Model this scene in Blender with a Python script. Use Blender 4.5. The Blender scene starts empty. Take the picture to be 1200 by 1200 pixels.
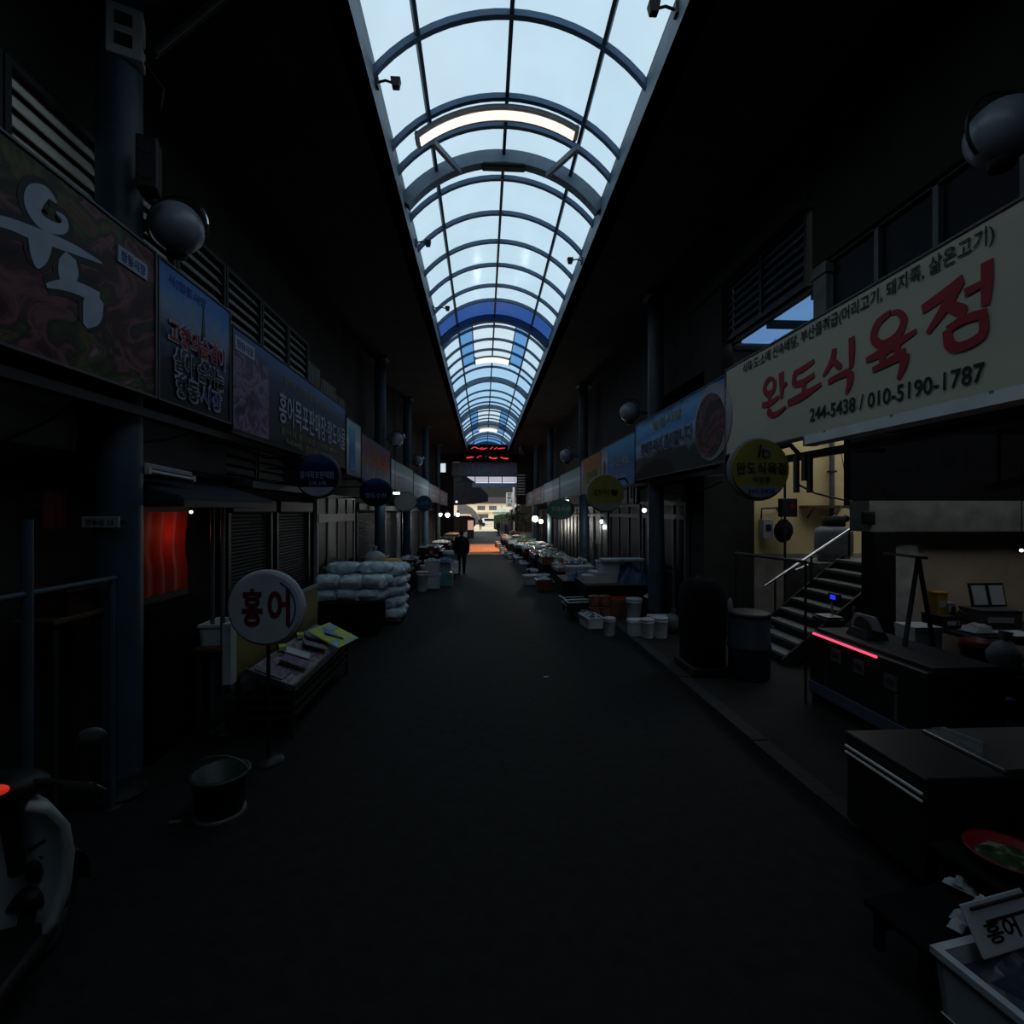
import bpy, math, random
from math import sin, cos, tan, atan, atan2, asin, radians, pi, sqrt
from mathutils import Vector, Matrix, Euler

S = bpy.context.scene
C = S.collection
RN = random.Random(11)

# ------------------------------------------------------------------ camera, sky, exposure
TH = radians(3.2)          # the camera looks a little to the right of the street's axis
HC = 2.4                   # camera height
cam = bpy.data.cameras.new('camera'); cam.sensor_fit = 'HORIZONTAL'; cam.angle = radians(90); cam.clip_end = 400
camo = bpy.data.objects.new('camera', cam); C.objects.link(camo)
camo.location = (0, 0, HC); camo.rotation_euler = (radians(90), 0, -TH)
S.camera = camo
S.view_settings.view_transform = 'Standard'; S.view_settings.look = 'None'
S.view_settings.exposure = 0.0; S.view_settings.gamma = 1.0; S.view_settings.use_curve_mapping = False
W = bpy.data.worlds.new('overcast_sky'); S.world = W; W.use_nodes = True
wn = W.node_tree; wn.nodes.clear()
wo = wn.nodes.new('ShaderNodeOutputWorld'); wb = wn.nodes.new('ShaderNodeBackground')
wtc = wn.nodes.new('ShaderNodeTexCoord'); wnz = wn.nodes.new('ShaderNodeTexNoise'); wrp = wn.nodes.new('ShaderNodeValToRGB')
wnz.inputs['Scale'].default_value = 2.2; wnz.inputs['Detail'].default_value = 3
wrp.color_ramp.elements[0].position = 0.3; wrp.color_ramp.elements[0].color = (0.86, 0.96, 1.0, 1)
wrp.color_ramp.elements[1].position = 0.7; wrp.color_ramp.elements[1].color = (1.0, 1.02, 1.04, 1)
wn.links.new(wtc.outputs['Generated'], wnz.inputs['Vector']); wn.links.new(wnz.outputs['Fac'], wrp.inputs['Fac'])
wn.links.new(wrp.outputs['Color'], wb.inputs['Color']); wb.inputs['Strength'].default_value = 1.6
wn.links.new(wb.outputs[0], wo.inputs[0])

def portal(x0, x1, y0, y1, z):
    l = bpy.data.lights.new('sky_portal', 'AREA'); l.shape = 'RECTANGLE'; l.size = x1-x0; l.size_y = y1-y0
    l.cycles.is_portal = True
    o = bpy.data.objects.new('sky_portal', l); C.objects.link(o); o.location = ((x0+x1)/2, (y0+y1)/2, z)
portal(-1.265, 1.93, -8, 43, 7.62)
portal(4.2, 10.4, 6.2, 11.3, 5.35)

def ray(px, py):
    xc = (px-600)/600; zc = (600-py)/600
    return Vector((xc*cos(TH)+sin(TH), cos(TH)-xc*sin(TH), zc))
def at(px, py, X=None, Y=None, Z=None):
    r = ray(px, py); o = Vector((0, 0, HC))
    t = (X/r.x) if X is not None else (Y/r.y) if Y is not None else ((Z-HC)/r.z)
    return o + r*t
def LY(px, X):
    r = ray(px, 600); return X/r.x*r.y

# ------------------------------------------------------------------ mesh helpers
def mw(o):
    m = Matrix.Identity(4)
    while o is not None:
        m = o.matrix_basis @ m; o = o.parent
    return m
class MB:
    def __init__(s): s.v = []; s.f = []; s.sm = []
    def add(s, vs, fs, smooth=False):
        k = len(s.v); s.v += [Vector(v) for v in vs]; s.f += [tuple(i+k for i in f) for f in fs]; s.sm += [smooth]*len(fs); return s
    def box(s, x0, x1, y0, y1, z0, z1):
        return s.add([(x0,y0,z0),(x1,y0,z0),(x1,y1,z0),(x0,y1,z0),(x0,y0,z1),(x1,y0,z1),(x1,y1,z1),(x0,y1,z1)],
                     [(3,2,1,0),(4,5,6,7),(0,1,5,4),(1,2,6,5),(2,3,7,6),(3,0,4,7)])
    def obox(s, c, sx, sy, sz, rot=(0,0,0)):
        m = Euler(rot).to_matrix(); c = Vector(c)
        k = [c + m @ Vector((a*sx/2, b*sy/2, d*sz/2)) for d in (-1,1) for (a,b) in ((-1,-1),(1,-1),(1,1),(-1,1))]
        return s.add(k, [(3,2,1,0),(4,5,6,7),(0,1,5,4),(1,2,6,5),(2,3,7,6),(3,0,4,7)])
    def frustum(s, c, sx0, sy0, sx1, sy1, h):       # tapered box, c = base centre
        x,y,z = c
        k = [(x+a*sx/2, y+b*sy/2, zz) for (zz,sx,sy) in ((z,sx0,sy0),(z+h,sx1,sy1)) for (a,b) in ((-1,-1),(1,-1),(1,1),(-1,1))]
        return s.add(k, [(3,2,1,0),(4,5,6,7),(0,1,5,4),(1,2,6,5),(2,3,7,6),(3,0,4,7)])
    def bar(s, p, q, w, h=None):
        p = Vector(p); q = Vector(q); h = h or w; d = (q-p).normalized()
        u = Vector((0,0,1)).cross(d)
        if u.length < 1e-3: u = Vector((1,0,0))
        u.normalize(); v = d.cross(u)
        k = [e + u*a*w/2 + v*b*h/2 for e in (p,q) for (a,b) in ((-1,-1),(1,-1),(1,1),(-1,1))]
        return s.add(k, [(3,2,1,0),(4,5,6,7),(0,1,5,4),(1,2,6,5),(2,3,7,6),(3,0,4,7)])
    def tube(s, pts, r, n=8, cap=True):
        pts = [Vector(p) for p in pts]; rr = r if isinstance(r, (list,tuple)) else [r]*len(pts)
        vs = []; fs = []; pu = None
        for i,p in enumerate(pts):
            d = (pts[min(i+1,len(pts)-1)] - pts[max(i-1,0)]).normalized()
            u = (pu - d*pu.dot(d)) if pu is not None else Vector((0,0,1)).cross(d)
            if u.length < 1e-3: u = Vector((1,0,0)) - d*d.x
            u.normalize(); pu = u; v = d.cross(u)
            for j in range(n):
                a = 2*pi*j/n; vs.append(p + (u*cos(a)+v*sin(a))*rr[i])
        for i in range(len(pts)-1):
            for j in range(n):
                fs.append((i*n+j, i*n+(j+1)%n, (i+1)*n+(j+1)%n, (i+1)*n+j))
        s.add(vs, fs, True)
        if cap:
            m = len(pts)-1
            s.add(vs[:n], [tuple(range(n-1,-1,-1))]); s.add(vs[m*n:], [tuple(range(n))])
        return s
    def cyl(s, p, q, r, r2=None, n=14): return s.tube([p,q], [r, r if r2 is None else r2], n)
    def lathe(s, prof, n=18, c=(0,0,0), wob=0.0, smooth=True):
        c = Vector(c); vs = []; fs = []
        for (r,z) in prof:
            for j in range(n):
                a = 2*pi*j/n; k = 1 + (RN.uniform(-wob,wob) if wob else 0)
                vs.append(c + Vector((r*k*cos(a), r*k*sin(a), z)))
        for i in range(len(prof)-1):
            for j in range(n): fs.append((i*n+j, i*n+(j+1)%n, (i+1)*n+(j+1)%n, (i+1)*n+j))
        return s.add(vs, fs, smooth)
    def ball(s, c, rx, ry=None, rz=None, n=14, m=9, wob=0.0, pw=1.0):
        ry = ry or rx; rz = rz or rx; c = Vector(c); vs = []; fs = []
        sg = lambda t: math.copysign(abs(t)**pw, t)
        for i in range(m+1):
            t = pi*i/m - pi/2
            for j in range(n):
                a = 2*pi*j/n; k = 1+(RN.uniform(-wob,wob) if wob and 0<i<m else 0)
                vs.append(c + Vector((rx*k*sg(cos(t))*sg(cos(a)), ry*k*sg(cos(t))*sg(sin(a)), rz*k*sg(sin(t)))))
        for i in range(m):
            for j in range(n): fs.append((i*n+j, i*n+(j+1)%n, (i+1)*n+(j+1)%n, (i+1)*n+j))
        return s.add(vs, fs, True)
    def prism(s, pts, y0, y1):                       # outline in local x,z; thickness along y
        n = len(pts)
        vs = [(x,y0,z) for x,z in pts] + [(x,y1,z) for x,z in pts]
        return s.add(vs, [tuple(range(n)), tuple(range(2*n-1,n-1,-1))] + [(i, n+i, n+(i+1)%n, (i+1)%n) for i in range(n)])
    def prismx(s, pts, x0, x1):                      # outline in y,z; thickness along x
        n = len(pts)
        vs = [(x0,y,z) for y,z in pts] + [(x1,y,z) for y,z in pts]
        return s.add(vs, [tuple(range(n)), tuple(range(2*n-1,n-1,-1))] + [(i, n+i, n+(i+1)%n, (i+1)%n) for i in range(n)])
    def stroke(s, pts, y, w=1.0, dy=0.004):          # tapered brush stroke in local x,z
        P = []
        n = len(pts)
        for i in range(n-1):
            a,b,c,d = pts[max(i-1,0)],pts[i],pts[i+1],pts[min(i+2,n-1)]
            for t in [k/6 for k in range(6)]:
                P.append(tuple(0.5*((2*b[k])+(c[k]-a[k])*t+(2*a[k]-5*b[k]+4*c[k]-d[k])*t*t+(3*b[k]-a[k]-3*c[k]+d[k])*t**3) for k in range(3)))
        P.append(pts[-1]); L = []; Rr = []
        for i,p in enumerate(P):
            a = P[max(i-1,0)]; b = P[min(i+1,len(P)-1)]
            dx,dz = b[0]-a[0], b[1]-a[1]; l = sqrt(dx*dx+dz*dz) or 1
            h = p[2]*w/2; L.append((p[0]-dz/l*h, y, p[1]+dx/l*h)); Rr.append((p[0]+dz/l*h, y, p[1]-dx/l*h))
        m = len(P); back = [(a,yy+dy,c) for a,yy,c in L+Rr]
        fs = []
        for i in range(m-1):
            fs += [(i,m+i,m+i+1,i+1),(2*m+i,2*m+i+1,3*m+i+1,3*m+i),(i,i+1,2*m+i+1,2*m+i),(m+i,3*m+i,3*m+i+1,m+i+1)]
        fs += [(0,2*m,3*m,m),(m-1,2*m-1,4*m-1,3*m-1)]
        return s.add(L+Rr+back, fs)
    def mesh(s, name, m, inv=None):
        me = bpy.data.meshes.new(name)
        me.from_pydata([tuple(inv @ v) if inv else tuple(v) for v in s.v], [], s.f)
        me.polygons.foreach_set('use_smooth', s.sm); me.materials.append(m); me.update(); return me
    def build(s, name, m, parent=None, world=False, bev=0, sub=0):
        inv = mw(parent).inverted() if (world and parent is not None) else None
        o = bpy.data.objects.new(name, s.mesh(name, m, inv)); C.objects.link(o)
        if parent is not None: o.parent = parent
        if bev:
            b = o.modifiers.new('bevel', 'BEVEL'); b.width = bev; b.segments = 2; b.limit_method = 'ANGLE'
        if sub:
            b = o.modifiers.new('sub', 'SUBSURF'); b.levels = b.render_levels = sub
        return o
def tag(o, label=None, cat=None, group=None, kind=None):
    if label: o['label'] = label
    if cat: o['category'] = cat
    if group: o['group'] = group
    if kind: o['kind'] = kind
    return o
def T(name, label, cat, loc=(0,0,0), rz=0, group=None, kind=None):
    o = bpy.data.objects.new(name, None); C.objects.link(o); o.empty_display_size = .1
    o.location = loc; o.rotation_euler = (0,0,rz)
    return tag(o, label, cat, group, kind)
def put(me, name, loc, parent=None, rz=0, rot=None, sc=None):
    o = bpy.data.objects.new(name, me); C.objects.link(o); o.location = loc
    o.rotation_euler = rot if rot else (0,0,rz)
    if sc: o.scale = sc
    if parent is not None: o.parent = parent
    return o
def dup(root, loc, rz, label=None, group=None, sc=None):
    r = root.copy(); C.objects.link(r); r.location = loc; r.rotation_euler = (0,0,rz)
    if label: r['label'] = label
    if group: r['group'] = group
    if sc: r.scale = (sc,sc,sc)
    for ch in list(root.children):
        c = ch.copy(); C.objects.link(c); c.parent = r
        for g in list(ch.children):
            d = g.copy(); C.objects.link(d); d.parent = c
    return r
LQ, RQ = pi/2, -pi/2        # front-view things turned to hang on the left / right wall
_tx = {}
def text(st, name, m, parent, cx, cz, w, h, y=-.03, off=0.0, ext=.003, vertical=False):
    k = (st, off, vertical)
    if k not in _tx:
        cu = bpy.data.curves.new('t', 'FONT'); cu.body = '\n'.join(st) if vertical else st
        cu.align_x = 'CENTER'; cu.offset = off; cu.extrude = .01; cu.resolution_u = 3
        o = bpy.data.objects.new('t', cu); C.objects.link(o)
        dg = bpy.context.evaluated_depsgraph_get(); me = bpy.data.meshes.new_from_object(o.evaluated_get(dg))
        vs = [v.co.copy() for v in me.vertices]; fs = [tuple(p.vertices) for p in me.polygons]
        bpy.data.objects.remove(o); bpy.data.curves.remove(cu); bpy.data.meshes.remove(me); _tx[k] = (vs, fs)
    vs, fs = _tx[k]
    x0 = min(v.x for v in vs); x1 = max(v.x for v in vs); z0 = min(v.y for v in vs); z1 = max(v.y for v in vs)
    pos = [(cx+((v.x-x0)/(x1-x0)-.5)*w, y-(ext if v.z > 0 else 0), cz+((v.y-z0)/(z1-z0)-.5)*h) for v in vs]
    groups = [fs]
    if ' ' in st:                                    # each word is a part of its own
        sp = sorted((min(vs[i].x for i in f), max(vs[i].x for i in f), k) for k,f in enumerate(fs)); groups = [[]]; end = None
        for a,b,k in sp:
            if end is not None and a-end > .2: groups.append([])
            groups[-1].append(fs[k]); end = b if end is None else max(end,b)
    out = None
    for g in groups:
        ids = sorted({i for f in g for i in f}); mp = {i:n for n,i in enumerate(ids)}
        o = MB().add([pos[i] for i in ids], [tuple(mp[i] for i in f) for f in g]).build(name, m, parent); out = out or o
    return out
# ------------------------------------------------------------------ materials (all procedural)
def base(name):
    m = bpy.data.materials.new(name); m.use_nodes = True; nt = m.node_tree
    return m, nt, nt.nodes['Principled BSDF']
def hexc(c):
    f = lambda u: u/12.92 if u <= .04045 else ((u+.055)/1.055)**2.4
    return tuple(f(int(c[i:i+2],16)/255) for i in (0,2,4))
def col(c): return hexc(c) if isinstance(c, str) else c
def M(name, c, rough=.7, metal=0., var=.25, scale=6., bump=0., spec=.3, detail=4, stretch=(1,1,1)):
    m, nt, b = base(name); c = col(c)
    tc = nt.nodes.new('ShaderNodeTexCoord'); mp = nt.nodes.new('ShaderNodeMapping'); mp.inputs['Scale'].default_value = stretch
    nz = nt.nodes.new('ShaderNodeTexNoise'); nz.inputs['Scale'].default_value = scale; nz.inputs['Detail'].default_value = detail
    rp = nt.nodes.new('ShaderNodeValToRGB')
    rp.color_ramp.elements[0].position = .3; rp.color_ramp.elements[1].position = .7
    rp.color_ramp.elements[0].color = (*[x*(1-var) for x in c],1); rp.color_ramp.elements[1].color = (*[min(1,x*(1+var)) for x in c],1)
    nt.links.new(tc.outputs['Object'], mp.inputs['Vector']); nt.links.new(mp.outputs[0], nz.inputs['Vector'])
    nt.links.new(nz.outputs['Fac'], rp.inputs['Fac']); nt.links.new(rp.outputs['Color'], b.inputs['Base Color'])
    b.inputs['Roughness'].default_value = rough; b.inputs['Metallic'].default_value = metal; b.inputs['Specular IOR Level'].default_value = spec
    if bump:
        bp = nt.nodes.new('ShaderNodeBump'); bp.inputs['Strength'].default_value = bump; bp.inputs['Distance'].default_value = .02
        nt.links.new(nz.outputs['Fac'], bp.inputs['Height']); nt.links.new(bp.outputs[0], b.inputs['Normal'])
    return m
def RM(name, stops, scale=3., detail=5, dist=0., rough=.6, coord='Generated', stretch=(1,1,1), grad=None, wob=.25, spec=.2):
    """print or mixed colour: a ramp over noise, or over a gradient along one axis bent by noise"""
    m, nt, b = base(name)
    tc = nt.nodes.new('ShaderNodeTexCoord'); mp = nt.nodes.new('ShaderNodeMapping'); mp.inputs['Scale'].default_value = stretch
    nz = nt.nodes.new('ShaderNodeTexNoise'); nz.inputs['Scale'].default_value = scale; nz.inputs['Detail'].default_value = detail
    nz.inputs['Distortion'].default_value = dist
    nt.links.new(tc.outputs[coord], mp.inputs['Vector']); nt.links.new(mp.outputs[0], nz.inputs['Vector'])
    rp = nt.nodes.new('ShaderNodeValToRGB'); cr = rp.color_ramp
    while len(cr.elements) < len(stops): cr.elements.new(.5)
    for e,(p,c) in zip(cr.elements, stops): e.position = p; e.color = (*col(c),1)
    if grad is None: nt.links.new(nz.outputs['Fac'], rp.inputs['Fac'])
    else:
        sx = nt.nodes.new('ShaderNodeSeparateXYZ'); nt.links.new(tc.outputs[coord], sx.inputs[0])
        mu = nt.nodes.new('ShaderNodeMath'); mu.operation = 'MULTIPLY_ADD'; mu.inputs[1].default_value = wob
        sb = nt.nodes.new('ShaderNodeMath'); sb.operation = 'SUBTRACT'; sb.inputs[1].default_value = .5
        nt.links.new(nz.outputs['Fac'], sb.inputs[0]); nt.links.new(sb.outputs[0], mu.inputs[0]); nt.links.new(sx.outputs[grad], mu.inputs[2])
        nt.links.new(mu.outputs[0], rp.inputs['Fac'])
    nt.links.new(rp.outputs['Color'], b.inputs['Base Color'])
    b.inputs['Roughness'].default_value = rough; b.inputs['Specular IOR Level'].default_value = spec
    return m
def EM(name, c, st, base_c=None):
    m, nt, b = base(name); c = col(c)
    nz = nt.nodes.new('ShaderNodeTexNoise'); nz.inputs['Scale'].default_value = 3.
    mr = nt.nodes.new('ShaderNodeMapRange'); mr.inputs[3].default_value = st*.92; mr.inputs[4].default_value = st*1.08
    nt.links.new(nz.outputs['Fac'], mr.inputs[0]); nt.links.new(mr.outputs[0], b.inputs['Emission Strength'])
    b.inputs['Emission Color'].default_value = (*c,1); b.inputs['Base Color'].default_value = (*(base_c or c),1)
    b.inputs['Roughness'].default_value = .5
    return m
def PANE(name, tint, gloss=.05, rough=.15, trans=0.):
    """glazing: see-through, tinted by what it is made of, with a faint sheen"""
    m = bpy.data.materials.new(name); m.use_nodes = True; nt = m.node_tree; nt.nodes.clear()
    out = nt.nodes.new('ShaderNodeOutputMaterial'); tr = nt.nodes.new('ShaderNodeBsdfTransparent')
    nz = nt.nodes.new('ShaderNodeTexNoise'); nz.inputs['Scale'].default_value = 1.3
    tc = nt.nodes.new('ShaderNodeTexCoord'); nt.links.new(tc.outputs['Object'], nz.inputs['Vector'])
    rp = nt.nodes.new('ShaderNodeValToRGB'); t = col(tint)
    rp.color_ramp.elements[0].position = .3; rp.color_ramp.elements[0].color = (*[x*.94 for x in t],1)
    rp.color_ramp.elements[1].position = .7; rp.color_ramp.elements[1].color = (*t,1)
    nt.links.new(nz.outputs['Fac'], rp.inputs['Fac']); nt.links.new(rp.outputs[0], tr.inputs['Color'])
    gl = nt.nodes.new('ShaderNodeBsdfGlossy'); gl.inputs['Roughness'].default_value = rough
    mx = nt.nodes.new('ShaderNodeMixShader'); mx.inputs[0].default_value = gloss
    nt.links.new(tr.outputs[0], mx.inputs[1]); nt.links.new(gl.outputs[0], mx.inputs[2]); last = mx
    if trans:
        tl = nt.nodes.new('ShaderNodeBsdfTranslucent'); tl.inputs['Color'].default_value = (*t,1)
        m2 = nt.nodes.new('ShaderNodeMixShader'); m2.inputs[0].default_value = trans
        nt.links.new(mx.outputs[0], m2.inputs[1]); nt.links.new(tl.outputs[0], m2.inputs[2]); last = m2
    nt.links.new(last.outputs[0], out.inputs['Surface']); return m

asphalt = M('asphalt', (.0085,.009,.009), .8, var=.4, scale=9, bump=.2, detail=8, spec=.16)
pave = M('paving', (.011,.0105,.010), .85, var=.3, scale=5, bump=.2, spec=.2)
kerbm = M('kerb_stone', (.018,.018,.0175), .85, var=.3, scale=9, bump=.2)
orange_pave = M('orange_paving', (.55,.22,.09), .8, var=.2, scale=2)
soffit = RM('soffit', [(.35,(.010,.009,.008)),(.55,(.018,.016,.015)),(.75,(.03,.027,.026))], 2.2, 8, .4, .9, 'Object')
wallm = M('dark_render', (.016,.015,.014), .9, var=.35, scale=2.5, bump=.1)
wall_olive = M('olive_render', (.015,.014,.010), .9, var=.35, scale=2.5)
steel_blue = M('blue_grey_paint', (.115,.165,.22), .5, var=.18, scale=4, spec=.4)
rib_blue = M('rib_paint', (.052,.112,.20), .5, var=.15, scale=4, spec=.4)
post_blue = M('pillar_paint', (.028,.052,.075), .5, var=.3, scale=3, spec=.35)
bar_dark = M('bar_paint', (.035,.06,.09), .5, var=.15, scale=4)
glass_sky = PANE('roof_sheet', (.39,.50,.575))
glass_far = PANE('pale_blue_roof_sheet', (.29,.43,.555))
glass_blue = PANE('blue_roof_sheet', (.085,.21,.40))
glass_dark = PANE('deep_blue_roof_sheet', (.02,.055,.19))
glass_white = PANE('clear_roof_sheet', (.45,.52,.56), .02)
canopy_blue = PANE('canopy_sheet', (.27,.39,.55), .03, .3)
win_glass = M('dark_window_glass', (.006,.008,.014), .45, spec=.08, var=.2)
lamp_warm = EM('warm_strip', (1.,.86,.74), 1.25)
lamp_white = EM('white_lamp', (.85,.97,1.), 6.)
lamp_yellow = EM('yellow_lamp', (1.,.82,.5), 5.)
lamp_dot = EM('small_bulb', (.9,1.,1.), 1.6)
led_red = EM('red_led', (1.,.03,.05), 1.05)
neon_pink = EM('pink_neon', (1.,.07,.16), 1.35)
led_blue = EM('blue_led', (.03,.04,1.), .8)
tail_red = EM('red_tail_lamp', (1.,.03,.02), .7)
beige = M('beige_slat', (.80,.76,.68), .6, var=.15, scale=3)
grey_slat = M('grey_slat', (.26,.26,.25), .6, var=.15, scale=3)
blue_slat = M('blue_slat', (.05,.075,.11), .5, var=.15, scale=3)
black = M('black_paint', (.008,.008,.009), .5, var=.2, spec=.3)
black_matte = M('black_cloth', (.006,.006,.007), .95, var=.3, spec=.05)
dark_grey = M('dark_grey_metal', (.013,.0135,.015), .55, var=.2)
mid_grey = M('grey_metal', (.08,.083,.09), .5, var=.2, metal=.2)
lt_grey = M('light_grey_paint', (.20,.205,.22), .5, var=.12)
chrome = M('bright_metal', (.65,.66,.68), .22, metal=1., var=.08)
steel = M('stainless', (.45,.47,.47), .3, metal=1., var=.1, scale=2)
white_pl = M('white_plastic', (.38,.40,.42), .5, var=.12, scale=5)
white_foam = M('white_foam', (.40,.42,.45), .85, var=.1, scale=12, spec=.1)
white_bright = M('white_paint', (.68,.68,.68), .5, var=.1)
globe_m = M('frosted_globe', (.20,.22,.27), .35, var=.15, scale=2, spec=.5)
sackm = M('white_woven_sack', (.52,.63,.72), .55, var=.45, scale=9, bump=.5, detail=5, spec=.35)
brown_pl = M('brown_plastic', (.14,.055,.035), .5, var=.2)
red_pl = M('red_plastic', (.17,.009,.008), .35, var=.2)
blue_tarp = M('blue_tarp', (.05,.10,.19), .5, var=.35, scale=4, bump=.4)
blue_pl = M('blue_plastic', (.03,.07,.17), .45, var=.2)
green_pl = M('green_plastic', (.04,.12,.08), .45, var=.2)
teal_pl = M('teal_plastic', (.10,.28,.27), .45, var=.2)
yellow_pl = M('yellow_plastic', (.45,.26,.02), .5, var=.2)
orange_pl = M('orange_plastic', (.32,.07,.02), .5, var=.2)
woodm = M('brown_wood', (.06,.035,.02), .7, var=.35, scale=4, stretch=(1,6,6))
cream_wall = M('yellow_render', (.50,.40,.20), .85, var=.12, scale=2, bump=.1)
grey_wall = M('grey_render', (.17,.165,.15), .85, var=.25, scale=3, bump=.1)
beige_wall = M('beige_render', (.46,.38,.29), .85, var=.15, scale=2)
concrete = M('concrete', (.15,.148,.14), .9, var=.25, scale=4, bump=.15)
sign_white = RM('cream_sign', [(.3,'b0ad9c'),(.7,'bdbaa6')], 2, 3, 0, .55, 'Generated')
ink_black = M('black_ink', (.008,.008,.010), .6, var=.1)
ink_red = M('red_ink', (.30,.012,.025), .6, var=.15)
ink_white = M('white_ink', (.28,.33,.42), .6, var=.1)
ink_pale = M('pale_ink', (.25,.29,.36), .6, var=.1)
ink_yellow = M('yellow_ink', (.22,.19,.07), .6, var=.1)
ink_orange = M('orange_ink', (.30,.08,.02), .6, var=.1)
ink_blue = M('blue_ink', (.02,.06,.25), .6, var=.1)
meat = RM('meat_print', [(.30,'080507'),(.41,'3a1418'),(.47,'6a3f48'),(.51,'241014'),(.56,'2c3414'),(.61,'4a4a22'),(.65,'4d1d20'),(.73,'7d6c78')], 1.5, 6, 1.6, .5, 'Object', (1,1,1.6))
fish = RM('fish_print', [(.3,'181226'),(.45,'4a3557'),(.55,'7b6484'),(.68,'4f2433'),(.8,'1a1830')], 5, 6, 1.2, .5, 'Generated')
skyb = RM('sky_print', [(0,'06070c'),(.3,'0a1020'),(.42,'33415c'),(.5,'15223a'),(.6,'66697f'),(.72,'6d7fa0'),(.86,'2f6db0'),(1,'2a62a8')], 4, 5, .5, .5, 'Generated', grad=2, wob=.35)
navy = RM('navy_print', [(0,'06070f'),(.3,'080c20'),(.75,'13204c'),(1,'2b5585')], 3, 4, .3, .5, 'Generated', grad=2, wob=.2)
sky2 = RM('sky_tree_print', [(0,'0b0c0a'),(.32,'0f1412'),(.4,'5f7d9a'),(.55,'7fa3c8'),(.7,'3f7cb8'),(.85,'5d9ad0'),(1,'1d4b86')], 5, 5, .8, .5, 'Generated', grad=2, wob=.4)
bluep = RM('blue_print', [(0,'2f6aa8'),(.4,'1f5690'),(.8,'3b86b8'),(1,'4a90c0')], 3, 4, .3, .5, 'Generated', grad=2, wob=.3)
yellowp = RM('yellow_print', [(0,'6f6436'),(.55,'8a7436'),(.72,'9a5420'),(1,'b0601e')], 3, 4, .3, .5, 'Generated', grad=2, wob=.2)
flamep = RM('flame_print', [(0,'1e2c55'),(.3,'3a5a66'),(.5,'7a3a24'),(.7,'5a2a4a'),(.85,'6a2038'),(1,'2a3c66')], 6, 5, .8, .5, 'Generated', grad=2, wob=.6)
palep = RM('pale_print', [(0,'5a6672'),(.5,'9aa3ab'),(.6,'c4c8cc'),(.72,'8fa5a5'),(1,'7f9c9c')], 3, 3, .2, .5, 'Generated', grad=2, wob=.15)
palep2 = RM('pale_print_2', [(0,'7a7478'),(.5,'8f8b94'),(.7,'a5a2aa'),(1,'7d8592')], 3, 3, .2, .5, 'Generated', grad=2, wob=.2)
traym = RM('sliced_fish_print', [(.3,'2a2430'),(.42,'7d7884'),(.52,'4a3038'),(.6,'8d8890'),(.72,'5a3a44')], 6, 5, .6, .45, 'Generated')
ygm = RM('yellow_green_print', [(0,'4a3a20'),(.3,'6e6238'),(.55,'7c783e'),(1,'625e32')], 3, 4, .5, .5, 'Generated', grad=2, wob=.5)
ygc = RM('card_print', [(.35,'b5c05a'),(.5,'a4b440'),(.62,'5f9fc0'),(.72,'8fb6d0')], 2.2, 3, .3, .5, 'Generated')
produce_a = RM('mixed_produce', [(.3,'180f0a'),(.40,'6a4a34'),(.47,'c8c2b8'),(.54,'2a2a22'),(.6,'5a6a56'),(.68,'a86a44'),(.76,'e0e2e0')], 9, 5, .5, .6, 'Object')
produce_b = RM('leafy_produce', [(.3,'0e140c'),(.5,'2a3c22'),(.62,'7a8a70'),(.75,'3a3020')], 12, 5, .5, .7, 'Object')
produce_c = RM('dried_fish', [(.3,'0e1014'),(.46,'55606c'),(.53,'d0dae0'),(.6,'22242c'),(.7,'a8b4bc'),(.8,'3a3a44')], 9, 5, .5, .6, 'Object')
redtarp = M('red_tarp', (.55,.035,.008), .6, var=.3, scale=3)
skin = M('skin', (.30,.17,.12), .6, var=.1)
coat = M('dark_coat', (.010,.010,.012), .9, var=.2)
hairm = M('black_hair', (.006,.005,.005), .6, var=.2)
scooter_w = M('scooter_white', (.32,.36,.38), .35, var=.1, scale=2, spec=.5)
rubber = M('rubber', (.007,.007,.007), .85, var=.2)
far_cream = M('far_render', (.80,.68,.50), .9, var=.06, scale=.6)
far_roof = M('far_roof', (.055,.048,.05), .95, var=.2, spec=.02)
far_ground = M('pale_ground', (.62,.52,.36), .9, var=.15, scale=.5)
tin = M('corrugated_tin', (.13,.13,.12), .6, var=.25, scale=3)
awning_m = M('awning_cloth', (.012,.017,.03), .8, var=.2)
awning_pale = M('pale_awning', (.5,.47,.42), .8, var=.15)
umb = M('umbrella_cloth', (.50,.58,.50), .8, var=.1)
leafm = RM('leaves', [(.3,'0d130a'),(.6,'26331a'),(.8,'4a5238')], 6, 4, 0, .8, 'Object')
alum = M('aluminium', (.25,.26,.27), .4, metal=.6, var=.15)
def arclabel(): pass
# ------------------------------------------------------------------ setting: street, walls, soffits
END = 43.0
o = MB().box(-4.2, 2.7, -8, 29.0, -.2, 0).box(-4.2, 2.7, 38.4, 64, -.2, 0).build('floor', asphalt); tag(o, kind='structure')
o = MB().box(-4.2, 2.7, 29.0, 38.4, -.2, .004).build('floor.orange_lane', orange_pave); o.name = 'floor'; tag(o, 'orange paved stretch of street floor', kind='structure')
o = MB().box(-30, 30, 64, 130, -.2, 0).build('floor', far_ground); tag(o, kind='structure')
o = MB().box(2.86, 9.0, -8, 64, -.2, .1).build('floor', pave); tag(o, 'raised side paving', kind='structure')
kt = T('trim_1', 'low kerb of stones along the right side of the street', None, (2.78,0,0), kind='structure')
km = MB().box(-.08,.08,0,.985,-.1,.11).mesh('kerb_stone', kerbm)
for i in range(50): put(km, 'kerb_stone', (RN.uniform(-.006,.006), -1+i*1.0, RN.uniform(-.006,.006)), kt)

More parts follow.
